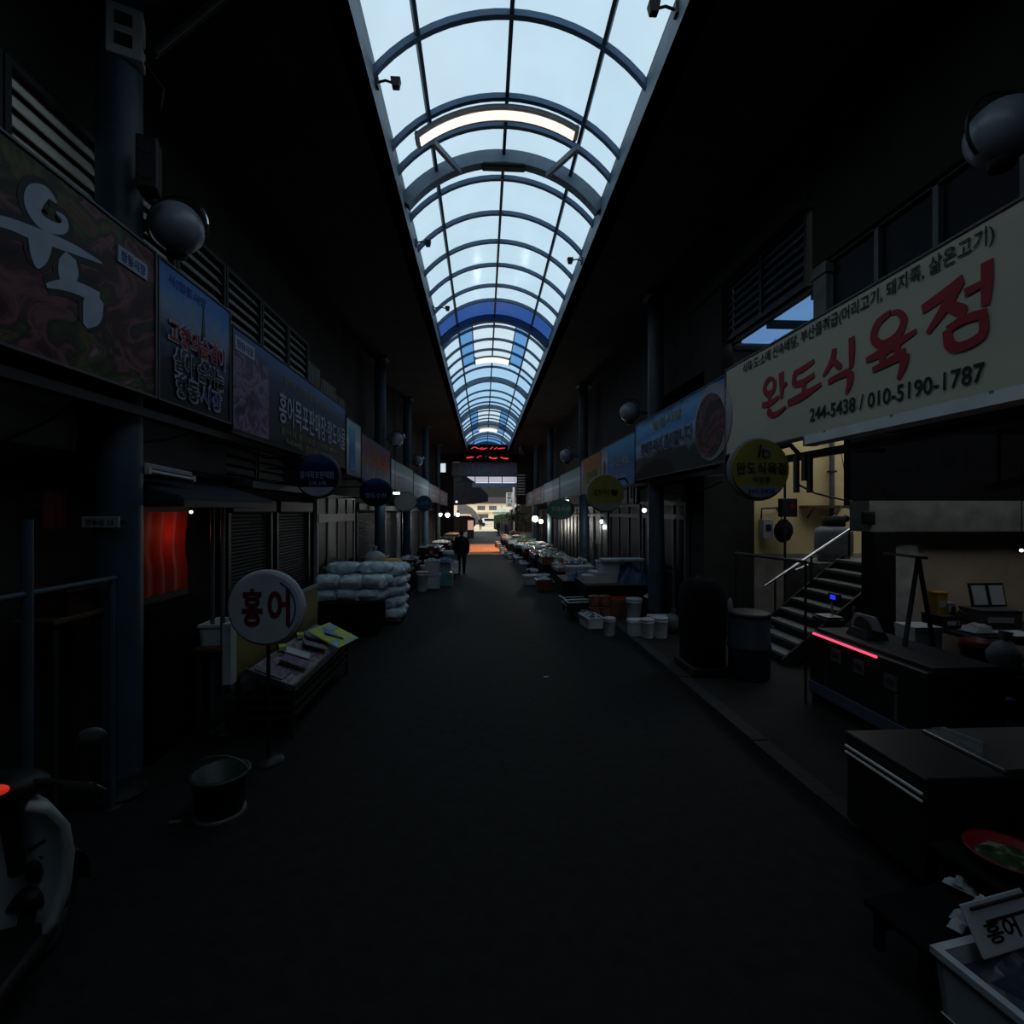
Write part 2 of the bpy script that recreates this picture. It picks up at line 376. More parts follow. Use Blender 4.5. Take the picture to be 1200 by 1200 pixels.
def slab(name, m, *b): return tag(MB().box(*b).build(name, m), kind='structure')
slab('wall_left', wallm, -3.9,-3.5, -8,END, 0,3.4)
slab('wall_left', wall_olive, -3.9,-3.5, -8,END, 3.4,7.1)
slab('wall_added_back', wallm, -4,9, -8.4,-8, 0,7.2)  # unseen wall added to shut out sky light behind the camera
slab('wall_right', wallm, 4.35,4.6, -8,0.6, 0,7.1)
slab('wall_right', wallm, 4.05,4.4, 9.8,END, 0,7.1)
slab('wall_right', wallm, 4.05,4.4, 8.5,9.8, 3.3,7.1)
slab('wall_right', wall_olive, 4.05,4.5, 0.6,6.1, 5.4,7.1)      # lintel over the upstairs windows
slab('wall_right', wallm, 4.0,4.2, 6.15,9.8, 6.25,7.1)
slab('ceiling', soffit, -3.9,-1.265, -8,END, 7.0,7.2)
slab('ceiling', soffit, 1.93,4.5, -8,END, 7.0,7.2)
slab('trim_2', steel_blue, -1.42,-1.265, -8,END, 7.0,7.66)
slab('trim_3', steel_blue, 1.93,2.09, -8,END, 7.0,7.56)

# ------------------------------------------------------------------ barrel skylight
XC, RA, ZC = .333, 2.08, 6.17
def arc(phi, r=RA): return (XC+r*sin(phi), ZC+r*cos(phi))
def arcband(a0, a1, r0, r1, y0, y1, n=20):
    b = MB(); vs = []; fs = []
    for i in range(n+1):
        p = a0+(a1-a0)*i/n
        (xa,za),(xb,zb) = arc(p,r0),arc(p,r1)
        vs += [(xa,y0,za),(xb,y0,zb),(xb,y1,zb),(xa,y1,za)]
    for i in range(n):
        for j in range(4): fs.append((4*i+j, 4*i+(j+1)%4, 4*i+4+(j+1)%4, 4*i+4+j))
    fs += [(3,2,1,0), (4*n,4*n+1,4*n+2,4*n+3)]
    return b.add(vs, fs)
def arcsheet(a0, a1, r, y0, y1, n=6):
    vs = []; fs = []
    for i in range(n+1):
        x,z = arc(a0+(a1-a0)*i/n, r); vs += [(x,y0,z),(x,y1,z)]
    for i in range(n): fs.append((2*i,2*i+1,2*i+3,2*i+2))
    return MB().add(vs, fs, True)
sk = T('ceiling_skylight', 'long barrel-vaulted glazed skylight over the market street', None, (0,0,7.5), kind='structure')
PH = asin(1.6/RA)+.04; PB = radians(32); PQ = radians(19)
ribY = [-6.8,-4.6,-3.5,-2.4,-1.2,-.1,1.0,2.4,3.6,4.75,6.0,7.2,7.72,8.95,10.0,11.05,12.1,13.2,14.1,16.1,17.3,18.4,19.7,20.6,24.6,26.0,27.2,29.5,30.8,32.0,34.3,34.85,36.5,39.4,40.8]
thickY = [-7.9,-5.6,1.7,8.4,15.35,22.4,28.2,33.2,37.9,END-.2]
zoff = Matrix.Translation((0,0,-7.5))
rm = arcband(-PH,PH,RA-.045,RA+.03,-.035,.035).mesh('rib', rib_blue, zoff)
for y in ribY: put(rm, 'rib', (0,y,0), sk)
tm = arcband(-PH,PH,RA-.155,RA+.05,-.085,.085,28).mesh('arch_beam', steel_blue, zoff)
for y in thickY:
    p = put(tm, 'arch_beam', (0,y,0), sk); p['label'] = 'deep arched beam'
for a in (-PB,0,PB):
    x,z = arc(a, RA-.01)
    p = MB().obox((x,(-8+END)/2,z), .05, END+8, .06, (0,a,0)).build('glazing_bar', bar_dark, sk, world=True)
edges = sorted(ribY+thickY)
def bayg(y0,y1):
    if y1-y0 < .1: return
    if 14.05 < y0 < 15.3:
        seg = [(-PH,-PB,glass_dark),(-PB,0,glass_dark),(0,PB,glass_dark),(PB,PH,glass_dark)]
    elif 15.3 < y0 < 19.0 or 28.1 < y0 < 36:
        seg = [(-PH,-PB,glass_sky),(-PB,-PQ,glass_blue),(-PQ,0,glass_white),(0,PQ,glass_white),(PQ,PB,glass_blue),(PB,PH,glass_sky)]
    elif y0 > 39: seg = [(-PH,-PB,glass_blue),(-PB,0,glass_blue),(0,PB,glass_blue),(PB,PH,glass_blue)]
    else: seg = [(-PH,-PB,glass_sky),(-PB,0,glass_sky),(0,PB,glass_sky),(PB,PH,glass_sky)]
    for a0,a1,m in seg:
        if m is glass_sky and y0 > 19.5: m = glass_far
        p = arcsheet(a0+.006,a1-.006,RA+.012,y0+.01,y1-.01).build('pane', m, sk, world=True)
        if m is glass_dark: p['label'] = 'deep blue pane'
        elif m is glass_blue: p['label'] = 'blue tinted pane'
for y0,y1 in zip(edges[:-1],edges[1:]): bayg(y0,y1)
for a in (-PQ,PQ):          # seams of the clear centre panels
    for y0,y1 in ((15.35,19.7),(28.2,34.0)):
        x,z = arc(a, RA); MB().obox((x,(y0+y1)/2,z),.03,y1-y0,.03,(0,a,0)).build('glazing_bar', bar_dark, sk, world=True)
# dark plate and braces under the first deep arch
MB().prismx([(8.31,8.03),(8.49,8.03),(8.49,8.10),(8.31,8.10)], XC-.36,XC+.36).build('dark_plate', black, sk, world=True, bev=.03)
for s_ in (-1,1):
    x,z = arc(s_*radians(33), RA-.1); x2,z2 = arc(s_*radians(22), RA-.18)
    MB().bar((x,7.55,z),(x2,8.36,z2),.06,.08).build('brace', steel_blue, sk, world=True)
# end gable of the vault
gv = [(arc(-PH+2*PH*i/24, RA)) for i in range(25)]
MB().prism([(gv[0][0],7.0)]+gv+[(gv[-1][0],7.0)], END-.02, END+.02).build('gable_panel', rib_blue, sk, world=True)
MB().prism([(gv[0][0],7.0)]+gv+[(gv[-1][0],7.0)], -8.1,-8.04).build('gable_panel', rib_blue, sk, world=True)
# arched strip lights
def strip(lbl, y0, y1, a0, a1):
    x,z = arc(0); t = T('arched_strip_light', lbl, 'ceiling light', (XC,(y0+y1)/2,z-.1), group='strip lights in the skylight')
    arcband(a0-.02,a1+.02,RA-.12,RA-.06,y0-.05,y1+.05).build('housing', lt_grey, t, world=True)
    arcband(a0,a1,RA-.135,RA-.115,y0,y1).build('diffuser', lamp_warm, t, world=True)
    for a in (a0,a1):
        xx,zz = arc(a,RA-.06); MB().bar((xx,y0,zz),(xx,y1,zz),.06,.1).build('end_cap', dark_grey, t, world=True)
strip('warm white arched strip light glowing across the skylight nearest the camera', 7.30, 7.46, radians(-39), radians(30))
strip('short warm strip light glowing in the skylight behind the second deep arch', 19.0, 19.6, -PQ+.01, PQ-.01)
strip('distant short warm strip light low in the skylight, above the black display board', 35.0, 36.2, -PQ+.01, PQ-.01)
# little floodlights and hooks on the upstands
def flood(lbl, p, side, k=1.):
    t = T('floodlight', lbl, 'floodlight', p, group='floodlights along the skylight edge')
    s_ = side
    MB().tube([(0,0,0),(s_*.10*k,0,.03),(s_*.2*k,0,.0)],.014).build('arm', dark_grey, t)
    MB().frustum((s_*.22*k,0,-.06),.08,.07,.12,.1,.11).build('lamp_head', black, t, bev=.01)
    MB().box(-.012,.02,-.04,.04,-.06,.06).build('mount_plate', mid_grey, t)
flood('small floodlight on the left skylight edge by the first thin rib', (-1.25, 6.1, 7.45), 1)
flood('small black floodlight on the left skylight edge before the dark blue panes', (-1.25, 12.9, 7.5), 1, 1.6)
flood('small floodlight on the right skylight edge at the top of the frame', (1.91, 5.0, 7.4), -1)
flood('small floodlight on the right skylight edge past the first deep arch', (1.91, 9.9, 7.3), -1)
flood('small floodlight on the left skylight edge past the first deep arch', (-1.25, 9.6, 7.4), 1)

# ------------------------------------------------------------------ pillars
def pillar(lbl, x, y, r=.165, z1=7.0, zb=0):
    t = T('round_pillar', lbl, 'pillar', (x,y,zb), group='blue grey round steel pillars')
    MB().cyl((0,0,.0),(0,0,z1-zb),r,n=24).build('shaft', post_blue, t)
    MB().lathe([(0,.02),(r*1.22,.02),(r*1.22,.04),(r*1.02,.06),(r*1.02,.2)],24).build('base_collar', dark_grey, t)
    MB().box(-r*1.5,r*1.5,-r*1.5,r*1.5,z1-zb-.06,z1-zb).build('cap_plate', post_blue, t)
    return t
pillar('blue grey round pillar behind the meat banner with a white number on its box', -3.08, 4.52)
pillar('slim blue grey pillar behind the flame-coloured banner on the left', -3.08, 15.5)
pillar('second slim pillar past the flame-coloured banner on the left', -3.08, 20.9)
pillar('distant left pillar beside the pale banners', -3.08, 27.5)
pillar('distant left pillar closest to the black display board', -3.08, 35)
pillar('large blue grey round pillar behind the blue sky banner on the right', 3.66, 10.7, zb=.1)
pillar('slim round pillar behind the yellow orange banner on the right', 3.62, 18.4, zb=.1)
pillar('distant right pillar rising behind the pale banner', 3.62, 27.5, zb=.1)
pillar('distant right pillar closest to the black display board', 3.62, 35, zb=.1)
# ================================================================== LEFT SIDE
XL = -2.8
# -- wall things built in front view (x right, z up, -y towards the street)
def wallthing(name, lbl, cat, X, y0, y1, z0, side=-1, group=None):
    """origin at the bottom centre; returns thing, half width"""
    t = T(name, lbl, cat, (X,(y0+y1)/2,z0), LQ if side < 0 else RQ, group)
    return t, abs(y1-y0)/2
def frame_box(t, w, z0, z1, m, th=.03, y0=-.02, y1=.05, name='frame', bev=0):
    MB().box(-w,w,y0,y1,z0,z0+th).box(-w,w,y0,y1,z1-th,z1).box(-w,-w+th,y0,y1,z0+th,z1-th).box(w-th,w,y0,y1,z0+th,z1-th).build(name, m, t)

# louvre panels of the upper floor
sl_ = MB().obox((0,0,0), .96, .012, .135, (radians(-22),0,0)).mesh('slat', beige)
sl_mid = MB().obox((0,0,0), .96, .012, .115, (radians(-24),0,0)).mesh('slat', M('slat_mid',(.42,.41,.37),.6))
sl2 = MB().obox((0,0,0), .96, .012, .115, (radians(-32),0,0)).mesh('slat', grey_slat)
ys = [2.75, 3.8, 4.78, 5.84, 6.93, 8.02, 9.1, 10.1]
ordn = ['first','second','third','fourth','fifth','sixth','seventh']
names = ['pale louvre panel above the meat banner, cut by the frame edge','pale louvre panel of broad slats above the meat banner, left of the pillar',
 'pale louvre panel right of the pillar, behind the globe lamp','grey louvre panel above the blue tower banner','grey louvre panel above the join of the tower banner and the navy banner',
 'grey louvre panel above the small white tag of the navy banner','last grey louvre panel, next to the corrugated sheets']
for i,(a,b_) in enumerate(zip(ys[:-1],ys[1:])):
    t, w = wallthing('louvre_panel', names[i], 'louvre', -3.43, a, b_, 4.62, -1, 'louvre panels on the left upper wall')
    w -= .01
    frame_box(t, w, 0, 1.03, dark_grey, .05, -.06, .06)
    for k in range(7): put(sl_ if i < 2 else (sl_mid if i == 2 else sl2), 'slat', (0,0,.09+.138*k), t, sc=((2*w-.1)/.96,1,1))
    MB().box(-w+.05,w-.05,.07,.09,.03,1.0).build('backing', black, t)

# brush lettering
YUK = dict(
 ring=[(405,525,18),(335,455,70),(262,475,115),(238,555,112),(292,650,92),(380,700,72),(455,703,56),(458,645,50),(400,588,15)],
 bar=[(-80,640,50),(60,668,62),(230,735,76),(400,800,72),(560,868,55),(722,950,14)],
 s1=[(292,750,170),(284,850,142),(272,930,92),(266,985,20)],
 s2=[(505,900,80),(492,980,150),(472,1060,122),(462,1110,60)],
 k1=[(332,1108,26),(450,1104,62),(585,1140,84),(705,1205,96)],
 k2=[(700,1190,100),(668,1250,165),(645,1320,150),(604,1392,40)])
# -- banner 1: meat picture with the huge white character
t, w = wallthing('banner_sign', 'wide banner printed with grilled meat and one huge white brush character', 'banner', XL, 1.0, 4.54, 3.39)
MB().box(-w,w,0,.06,0,1.22).build('panel', meat, t)
frame_box(t, w+.01, -.02, 1.24, mid_grey, .018, -.012, .07)
def ypt(x,z): q = at(x/6,150+z/6,X=XL+.01); return (q.y-2.77, q.z-3.39)
b1 = MB(); b2 = MB()
for k,(nm,st) in enumerate(YUK.items()):
    P_ = [(*ypt(x,z), h*.00108) for x,z,h in st]
    b1.stroke([(x,z,h+.085) for x,z,h in P_], -.002-.0002*k, 1.0, .002); b2.stroke([(x,z,h) for x,z,h in P_], -.0045-.0002*k, 1.0, .002)
b1.build('lettering_outline', ink_black, t); p = b2.build('lettering', ink_white, t); p['label'] = 'huge white brush character'
MB().box(4.08-2.77,4.42-2.77,-.012,.0,.93,1.06).build('tag_plate', ink_pale, t)
text('항동시장', 'tag_lettering', ink_blue, t, 4.25-2.77, .995, .28, .085, -.014)
# -- banner 2: blue tower picture
t, w = wallthing('banner_sign', 'blue banner with a tower against the sky and three rows of outlined lettering', 'banner', XL, 4.57, 5.84, 3.39)
MB().box(-w,w,0,.06,0,1.22).build('panel', skyb, t)
frame_box(t, w, -.02, 1.23, mid_grey, .016, -.012, .07)
MB().prism([(.02,.62),(.06,.80),(.075,.98),(.085,1.06),(.095,.98),(.11,.80),(.15,.62)], -.006, 0).build('tower_picture', black, t)
def outlined(s, cx, cz, w_, h_, mi, mo, t, y=-.008, off=.0, ow=.028):
    text(s, 'lettering_outline', mo, t, cx, cz, w_+.05, h_+.045, y, off+.05)
    text(s, 'lettering', mi, t, cx, cz, w_, h_, y-.006, off+.004)
text('사)항동시장', 'lettering', ink_blue, t, -.18, 1.09, .62, .11, -.006)
outlined('고향의숨결이', 0, .64, .96, .20, ink_red, ink_pale, t)
outlined('살아 숨쉬는', .02, .40, .86, .19, ink_black, ink_pale, t)
outlined('항동', -.20, .17, .36, .19, ink_black, ink_pale, t); outlined('시장', .22, .17, .38, .19, ink_blue, ink_pale, t)
# -- banner 3: navy skate shop banner
t, w = wallthing('banner_sign', 'long navy banner with a purple fish picture and one row of white lettering', 'banner', XL, 5.87, 10.6, 3.30)
MB().box(-w,w,0,.06,0,1.18).build('panel', navy, t)
frame_box(t, w, -.02, 1.20, dark_grey, .018, -.012, .07)
MB().box(-w+.02,-w+.98,-.006,0,.04,1.0).build('picture', fish, t)
MB().box(-w+.05,-w+.55,-.012,-.004,.94,1.10).build('tag_plate', ink_pale, t)
text('항동시장', 'tag_lettering', ink_blue, t, -w+.30, 1.02, .40, .10, -.014)
text('홍어목포판매장·항도어물', 'lettering', ink_white, t, .62, .56, 3.35, .44, -.006, .01)
text('홍어 전문 도매 소매', 'small_lettering', ink_yellow, t, .1, .95, 2.0, .12, -.006)
text('홍어회 홍어무침 간재미 병어', 'small_lettering', ink_yellow, t, .3, .24, 2.6, .10, -.006)
text('택배 전국 배달', 'small_lettering', ink_yellow, t, .3, .10, 2.2, .09, -.006)
# -- banners 4..: flame, then the pale ones
t, w = wallthing('banner_sign', 'narrow pale banner strip with a light blue picture next to the navy banner', 'banner', XL, 10.63, 11.9, 3.18)
MB().box(-w,w,0,.06,0,1.16).build('panel', palep, t); frame_box(t, w, -.02, 1.18, dark_grey, .018, -.012, .07)
MB().box(-.4,.1,-.006,0,.1,1.0).build('picture', bluep, t)
t, w = wallthing('banner_sign', 'multi-coloured banner with orange and purple flames', 'banner', XL, 11.93, 15.6, 3.10)
MB().box(-w,w,0,.06,0,1.1).build('panel', flamep, t); frame_box(t, w, -.02, 1.12, dark_grey, .018, -.012, .07)
text('항동식품', 'lettering', ink_orange, t, .3, .62, 1.9, .5, -.006, .02)
text('특산품', 'small_lettering', ink_pale, t, -.9, .3, 1.1, .25, -.006)
yy = 15.7
plab = ['pale teal banner right after the flame banner','pale grey banner second after the flame banner','pale grey banner third after the flame banner, above a blue round sign','small pale banner farthest down the left side']
for k,L_ in enumerate([5.0,6.0,6.5,7.0]):
    t, w = wallthing('banner_sign', plab[k], 'banner', XL, yy, yy+L_-.08, 3.08-.06*k, -1, 'pale banners of the far left shops')
    MB().box(-w,w,0,.06,0,.95).build('panel', palep if k < 2 else palep2, t); frame_box(t, w, -.02, .97, dark_grey, .02, -.012, .07)
    [MB().bar((q,.06,.5),(q,.68,.5),.04).build('bracket', dark_grey, t) for q in (-w+.4,w-.4)]; MB().box(-w*.5,w*.1,-.008,0,.12,.5).build('picture', palep2 if k < 2 else palep, t)
    yy += L_
# beam under the banners
t, w = wallthing('sign_beam', 'dark steel beam carrying the row of left banners', 'beam', XL-.10, 0.8, 15.6, 3.24)
MB().box(-w,w,-.04,.06,-.03,.04).build('beam', dark_grey, t)
for k in range(9):
    x = -w+.5+k*1.7; MB().bar((x,0,0),(x,.6,.0),.04,.04).build('bracket', dark_grey, t)

# globe lamps
def globe(lbl, c, r, side, rz=0):
    t = T('globe_lamp', lbl, 'lamp', c, 0, 'globe lamps with a ring')
    MB().ball((0,0,0), r, n=28, m=18).build('globe', globe_m, t)
    n = 26; R_ = r*1.22
    for nm,a0,a1 in (('ring', -.1*pi, 1.25*pi),):
        MB().tube([(R_*cos(a0+(a1-a0)*i/n), .0, .1*r+R_*sin(a0+(a1-a0)*i/n)) for i in range(n+1)], r*.06, 8).build(nm, black, t)
    MB().tube([(side*R_*.98,0,-.05*r),(side*(R_+.25*r),.02,-.02),(side*(R_+.9*r),.1,0)], r*.09, 8).build('arm', black, t)
    xw = (-3.5 if side < 0 else 4.06)-c[0]; MB().cyl((side*R_*.98,0,-.05*r),(xw,0,-.05*r),.022).build('wall_bracket', black, t)
    MB().lathe([(r*.0,-r*1.22),(r*.34,-r*1.22),(r*.4,-r*1.0),(r*.42,-r*.86)],16).build('collar', dark_grey, t)
    MB().tube([(R_*cos(a), .0, .1*r+R_*sin(a)) for a in (.02*pi,.08*pi,.14*pi,.2*pi)], r*.066, 8).build('added_glint', chrome, t)  # bright arc added to imitate a highlight on the ring
    return t
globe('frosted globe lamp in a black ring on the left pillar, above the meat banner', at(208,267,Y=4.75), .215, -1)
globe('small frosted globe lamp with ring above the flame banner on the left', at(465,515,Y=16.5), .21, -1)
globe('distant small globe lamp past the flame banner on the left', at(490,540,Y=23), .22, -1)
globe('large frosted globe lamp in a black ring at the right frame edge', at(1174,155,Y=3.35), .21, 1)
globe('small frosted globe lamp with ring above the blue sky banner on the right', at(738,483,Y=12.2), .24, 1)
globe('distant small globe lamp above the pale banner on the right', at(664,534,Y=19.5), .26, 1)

# boxes and lamp on the near left pillar
p = at(147,38,Y=4.4)
t = T('junction_box', 'grey electrical box with two dark windows high on the left pillar', 'box', p, radians(25))
MB().box(-.13,.12,-.02,.14,-.21,.21).build('case', white_pl, t, bev=.008)
for z in (.04,-.13): MB().box(-.07,.05,-.028,-.018,z,z+.10).build('window', black, t)
MB().tube([(.12,.06,-.15),(.25,.1,-.3),(.22,.16,-.45)],.012).build('cable', black, t)
a_, b_ = at(182,58,Y=4.5), at(262,-8,Y=4.5)
t = T('tube_lamp', 'unlit tube lamp slanting up to the ceiling from the left pillar', 'lamp', a_)
d_ = b_-a_
MB().bar((0,0,0),d_,.10,.05).build('housing', dark_grey, t)
MB().cyl(Vector((.02,-.03,-.05)),d_+Vector((.02,-.03,-.05)),.018,n=10).build('tube', mid_grey, t)
MB().ball((-.02,0,-.02),.05).build('socket', black, t); MB().tube([(-.05,0,0),(-.2,.05,-.05)],.014).build('arm', black, t)
p = at(172,190,Y=4.3)
t = T('speaker', 'black box loudspeaker strapped to the left pillar above the globe lamp', 'speaker', p, radians(20))
MB().box(-.075,.075,-.02,.16,-.21,.21).build('case', black, t, bev=.012)
MB().cyl((0,-.02,-.08),(0,-.03,-.08),.07,n=18).build('cone', dark_grey, t); MB().cyl((0,-.02,.10),(0,-.028,.10),.04,n=14).build('tweeter', dark_grey, t)
MB().box(-.02,.02,.16,.28,-.05,.05).build('bracket', dark_grey, t)

# corrugated sheets and slope above the banners
t, w = wallthing('corrugated_sheet', 'upright corrugated tin sheets next to the last left louvre', 'metal sheet', -3.46, 10.3, 13.0, 4.45)
for k,(x0,x1) in enumerate(((-w,-w+.75),(-w+.9,-w+1.9),(-w+2.0,w))):
    n = 20; vs = []; fs = []
    for i in range(n+1):
        x = x0+(x1-x0)*i/n; y = .02*(1 if i % 4 < 2 else -1)
        vs += [(x,y,.0),(x,y,.95-.12*k),(x,y+.012,.95-.12*k),(x,y+.012,0)]
    for i in range(n):
        for j in range(4): fs.append((4*i+j,4*i+(j+1)%4,4*i+4+(j+1)%4,4*i+4+j))
    MB().add(vs,fs).build('sheet', tin, t)

# ---------------------------------------------------------------- below the banners, near
def fascia(lbl, y0, y1, z0, z1, X=-3.3):
    t, w = wallthing('fascia_board', lbl, 'fascia', X, y0, y1, z0, -1, 'grey boards under the left banners')
    MB().box(-w,w,0,.05,0,z1-z0).build('board', grey_slat, t, bev=.006)
    MB().box(-w,w,-.02,0,-.03,.03).build('edge_strip', dark_grey, t)
fascia('grey board under the meat banner, left of the pillar', 3.55, 4.35, 2.86, 3.38)
fascia('grey board under the blue tower banner with a cable across it', 5.02, 6.78, 2.84, 3.30)
def cable(lbl, pts, r=.012):
    t = MB().tube(pts, r, 6).build('cable', black); tag(t, lbl, 'cable', 'loose cables under the left banners')
cable('black cable slanting across the grey board under the meat banner', [at(8,516,X=-3.2),at(60,492,X=-3.2),at(108,452,X=-3.2)])
cable('black cable drooping across the grey board under the tower banner', [at(152,520,X=-3.2),at(195,515,X=-3.2),at(250,502,X=-3.2)])
a_, b_ = at(160,545,X=-3.0), at(216,556,X=-3.0)
t = T('tube_lamp', 'unlit pale tube lamp fitting under the tower banner, above a dark awning', 'lamp', (a_+b_)/2)
d_ = (b_-a_)/2
MB().bar(-d_,d_,.16,.05).build('housing', lt_grey, t, bev=.01)
MB().cyl(-d_*.95+Vector((.09,0,-.05)),d_*.95+Vector((.09,0,-.05)),.017,n=10).build('tube', white_pl, t)
for s_ in (-1,1): MB().obox(d_*s_*.97+Vector((.09,0,-.045)),.04,.03,.06).build('socket', white_pl, t)
for s_ in (-.6,.6): MB().bar(d_*s_+Vector((-.02,0,0)), d_*s_+Vector((-.48,0,.05)),.03).build('bracket', dark_grey, t)
t, w = wallthing('awning', 'dark blue folded awning under the tower banner', 'awning', -3.45, 4.75, 6.75, 2.45)
MB().prismx([(0,.0),(-.75,.0),(-.75,.10),(-.1,.30),(0,.30)], -w, w).build('cloth_roll', awning_m, t, bev=.03)
for x in (-w+.1,w-.1): MB().bar((x,0,.05),(x,-.7,.03),.03).build('arm', mid_grey, t)
MB().box(-w,w,-.77,-.745,.0,.06).build('front_rail', dark_grey, t)
# red lit stall
ya, yb = 5.02, 6.10
t, w = wallthing('tarpaulin', 'red tarpaulin glowing beside a small bulb at the back of the dark left stall', 'tarpaulin', -3.44, ya, yb, 0)
n = 16; vs = []; fs = []
for i in range(n+1):
    x = -w+2*w*i/n; y = .02*sin(i*1.9)-.02
    for z in (1.52,1.75,1.98,2.02,2.42): vs.append((x,y+(.03 if 1.97 < z < 2.03 else 0),z))
for i in range(n):
    for j in range(4): fs.append((5*i+j,5*i+5+j,5*i+6+j,5*i+1+j))
MB().add(vs,fs,True).build('cloth', redtarp, t)
MB().box(-w,w,-.05,.0,2.40,2.46).build('top_batten', dark_grey, t); MB().box(-w,w,-.04,.0,1.46,1.53).build('bottom_batten', dark_grey, t); MB().box(-w,w,-.3,.0,.0,1.46).build('counter', black_matte, t)
pb = at(224,600,X=-2.98)
t = T('hanging_bulb', 'tiny lit bulb hanging beside the red tarpaulin', 'light bulb', pb)
MB().ball((0,0,0),.018).build('bulb', lamp_dot, t); MB().cyl((0,0,.015),(0,0,.05),.012).build('socket', black, t); MB().tube([(0,0,.05),(-.05,0,.2),(-.3,.05,.22)],.005,6).build('cord', black, t)
l = bpy.data.lights.new('stall_bulb_light','POINT'); l.energy = .55; l.color = (1,.30,.12); l.shadow_soft_size = .05
lo = bpy.data.objects.new('stall_bulb_light', l); C.objects.link(lo); lo.location = (-3.22,5.80,2.18)
# stall poles
for lbl,px,X in (('slim grey pole right of the red tarpaulin, the thinner of two',249,-2.95),('slim greenish pole beside the roller shutter, right of the red tarpaulin',261,-2.8)):
    y = LY(px,X); t = T('stall_pole', lbl, 'pole', (X,y,0), group='poles of the left stall')
    MB().cyl((0,0,0),(0,0,2.5),.022).build('tube', mid_grey, t); MB().lathe([(.0,.03),(.07,.03),(.07,0)],14).build('foot', dark_grey, t)
# street number plate on pillar
t = T('number_plate', 'small white plate with dark marks strapped on the near left pillar', 'plate', at(117,612,Y=4.3), radians(-8))
MB().box(-.16,.16,0,.02,-.045,.045).build('plate', grey_slat, t, bev=.004); text('항동길 12', 'lettering', ink_black, t, 0, 0, .24, .05, -.002)
MB().box(-.2,.2,.02,.05,-.015,.015).build('strap', dark_grey, t)
# pipe frame at left edge
t = T('pipe_frame', 'blue grey pipe frame with one rail at the left edge', 'pipe frame', (-3.0,3.9,0))
MB().cyl((0,-1.8,1.86),(0,.45,1.86),.022).build('rail', post_blue, t)
yp = LY(32,-3.0)-3.9
MB().cyl((0,yp,0),(0,yp,2.35),.033).build('post', post_blue, t); MB().cyl((0,.42,0),(0,.42,1.86),.022).build('post', post_blue, t)
for y in (yp,.42): MB().lathe([(.0,.02),(.07,.02),(.07,0)],12,(0,y,0)).build('foot', dark_grey, t)
# dim red cloth and orange crate in the dark corner
t = T('hanging_cloth', 'dim red cloth hanging in the dark behind the pipe frame', 'cloth', at(64,595,X=-3.35), LQ)
vs = []; fs = []
for i in range(9):
    for z in (-.16,.14): vs.append((-.11+.0275*i,.012*sin(i*2.),z))
for i in range(8): fs.append((2*i,2*i+2,2*i+3,2*i+1))
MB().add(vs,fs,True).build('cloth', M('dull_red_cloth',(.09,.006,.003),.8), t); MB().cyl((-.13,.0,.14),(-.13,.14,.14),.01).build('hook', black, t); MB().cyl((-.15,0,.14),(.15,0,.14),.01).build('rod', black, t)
def crate(name, lbl, c, sx, sy, h, m, rz=0, group=None, fill=None, cat='crate', rim=True):
    t = T(name, lbl, cat, c, rz, group); th = min(.025, sx*.07)
    b = MB(); b.frustum((0,0,0),sx*.92,sy*.92,sx*.95,sy*.95,th)
    for s_ in (-1,1):
        b.add([(s_*sx*.46,-sy*.46,0),(s_*sx*.46,sy*.46,0),(s_*sx/2,sy/2,h),(s_*sx/2,-sy/2,h),(s_*(sx*.46-th),-sy*.46,0),(s_*(sx*.46-th),sy*.46,0),(s_*(sx/2-th),sy/2,h),(s_*(sx/2-th),-sy/2,h)],
              [(0,1,2,3),(7,6,5,4),(3,2,6,7),(0,3,7,4),(1,5,6,2)])
        b.add([(-sx*.46,s_*sy*.46,0),(sx*.46,s_*sy*.46,0),(sx/2,s_*sy/2,h),(-sx/2,s_*sy/2,h),(-sx*.46,s_*(sy*.46-th),0),(sx*.46,s_*(sy*.46-th),0),(sx/2,s_*(sy/2-th),h),(-sx/2,s_*(sy/2-th),h)],
              [(0,1,2,3),(7,6,5,4),(3,2,6,7),(0,3,7,4),(1,5,6,2)])
    b.build('body', m, t)
    if rim:
        r_ = MB(); e = .012
        r_.box(-sx/2-e,sx/2+e,-sy/2-e,-sy/2+th,h-.02,h+.012).box(-sx/2-e,sx/2+e,sy/2-th,sy/2+e,h-.02,h+.012)
        r_.box(-sx/2-e,-sx/2+th,-sy/2+th,sy/2-th,h-.02,h+.012).box(sx/2-th,sx/2+e,-sy/2+th,sy/2-th,h-.02,h+.012)
        r_.build('rim', m, t)
    if fill: heap(sx-2*th-.03, sy-2*th-.03, h*.8, .06+h*.25, fill, t)
    return t
def heap(sx, sy, z, hh, m, t, name='contents', n=9, seed=None):
    r = random.Random(seed if seed is not None else RN.random()); vs = []; fs = []
    for i in range(n+1):
        for j in range(n+1):
            u = i/n*2-1; v = j/n*2-1
            e = max(0,(1-u*u))*max(0,(1-v*v)); k = 0 if (i in (0,n) or j in (0,n)) else 1
            vs.append((u*sx/2+k*r.uniform(-.5,.5)*sx/n, v*sy/2+k*r.uniform(-.5,.5)*sy/n, z+hh*(e**.5)*(.75+.5*r.random()*k)))
    for i in range(n):
        for j in range(n): fs.append((i*(n+1)+j,(i+1)*(n+1)+j,(i+1)*(n+1)+j+1,i*(n+1)+j+1))
    return MB().add(vs,fs).build(name, m, t)
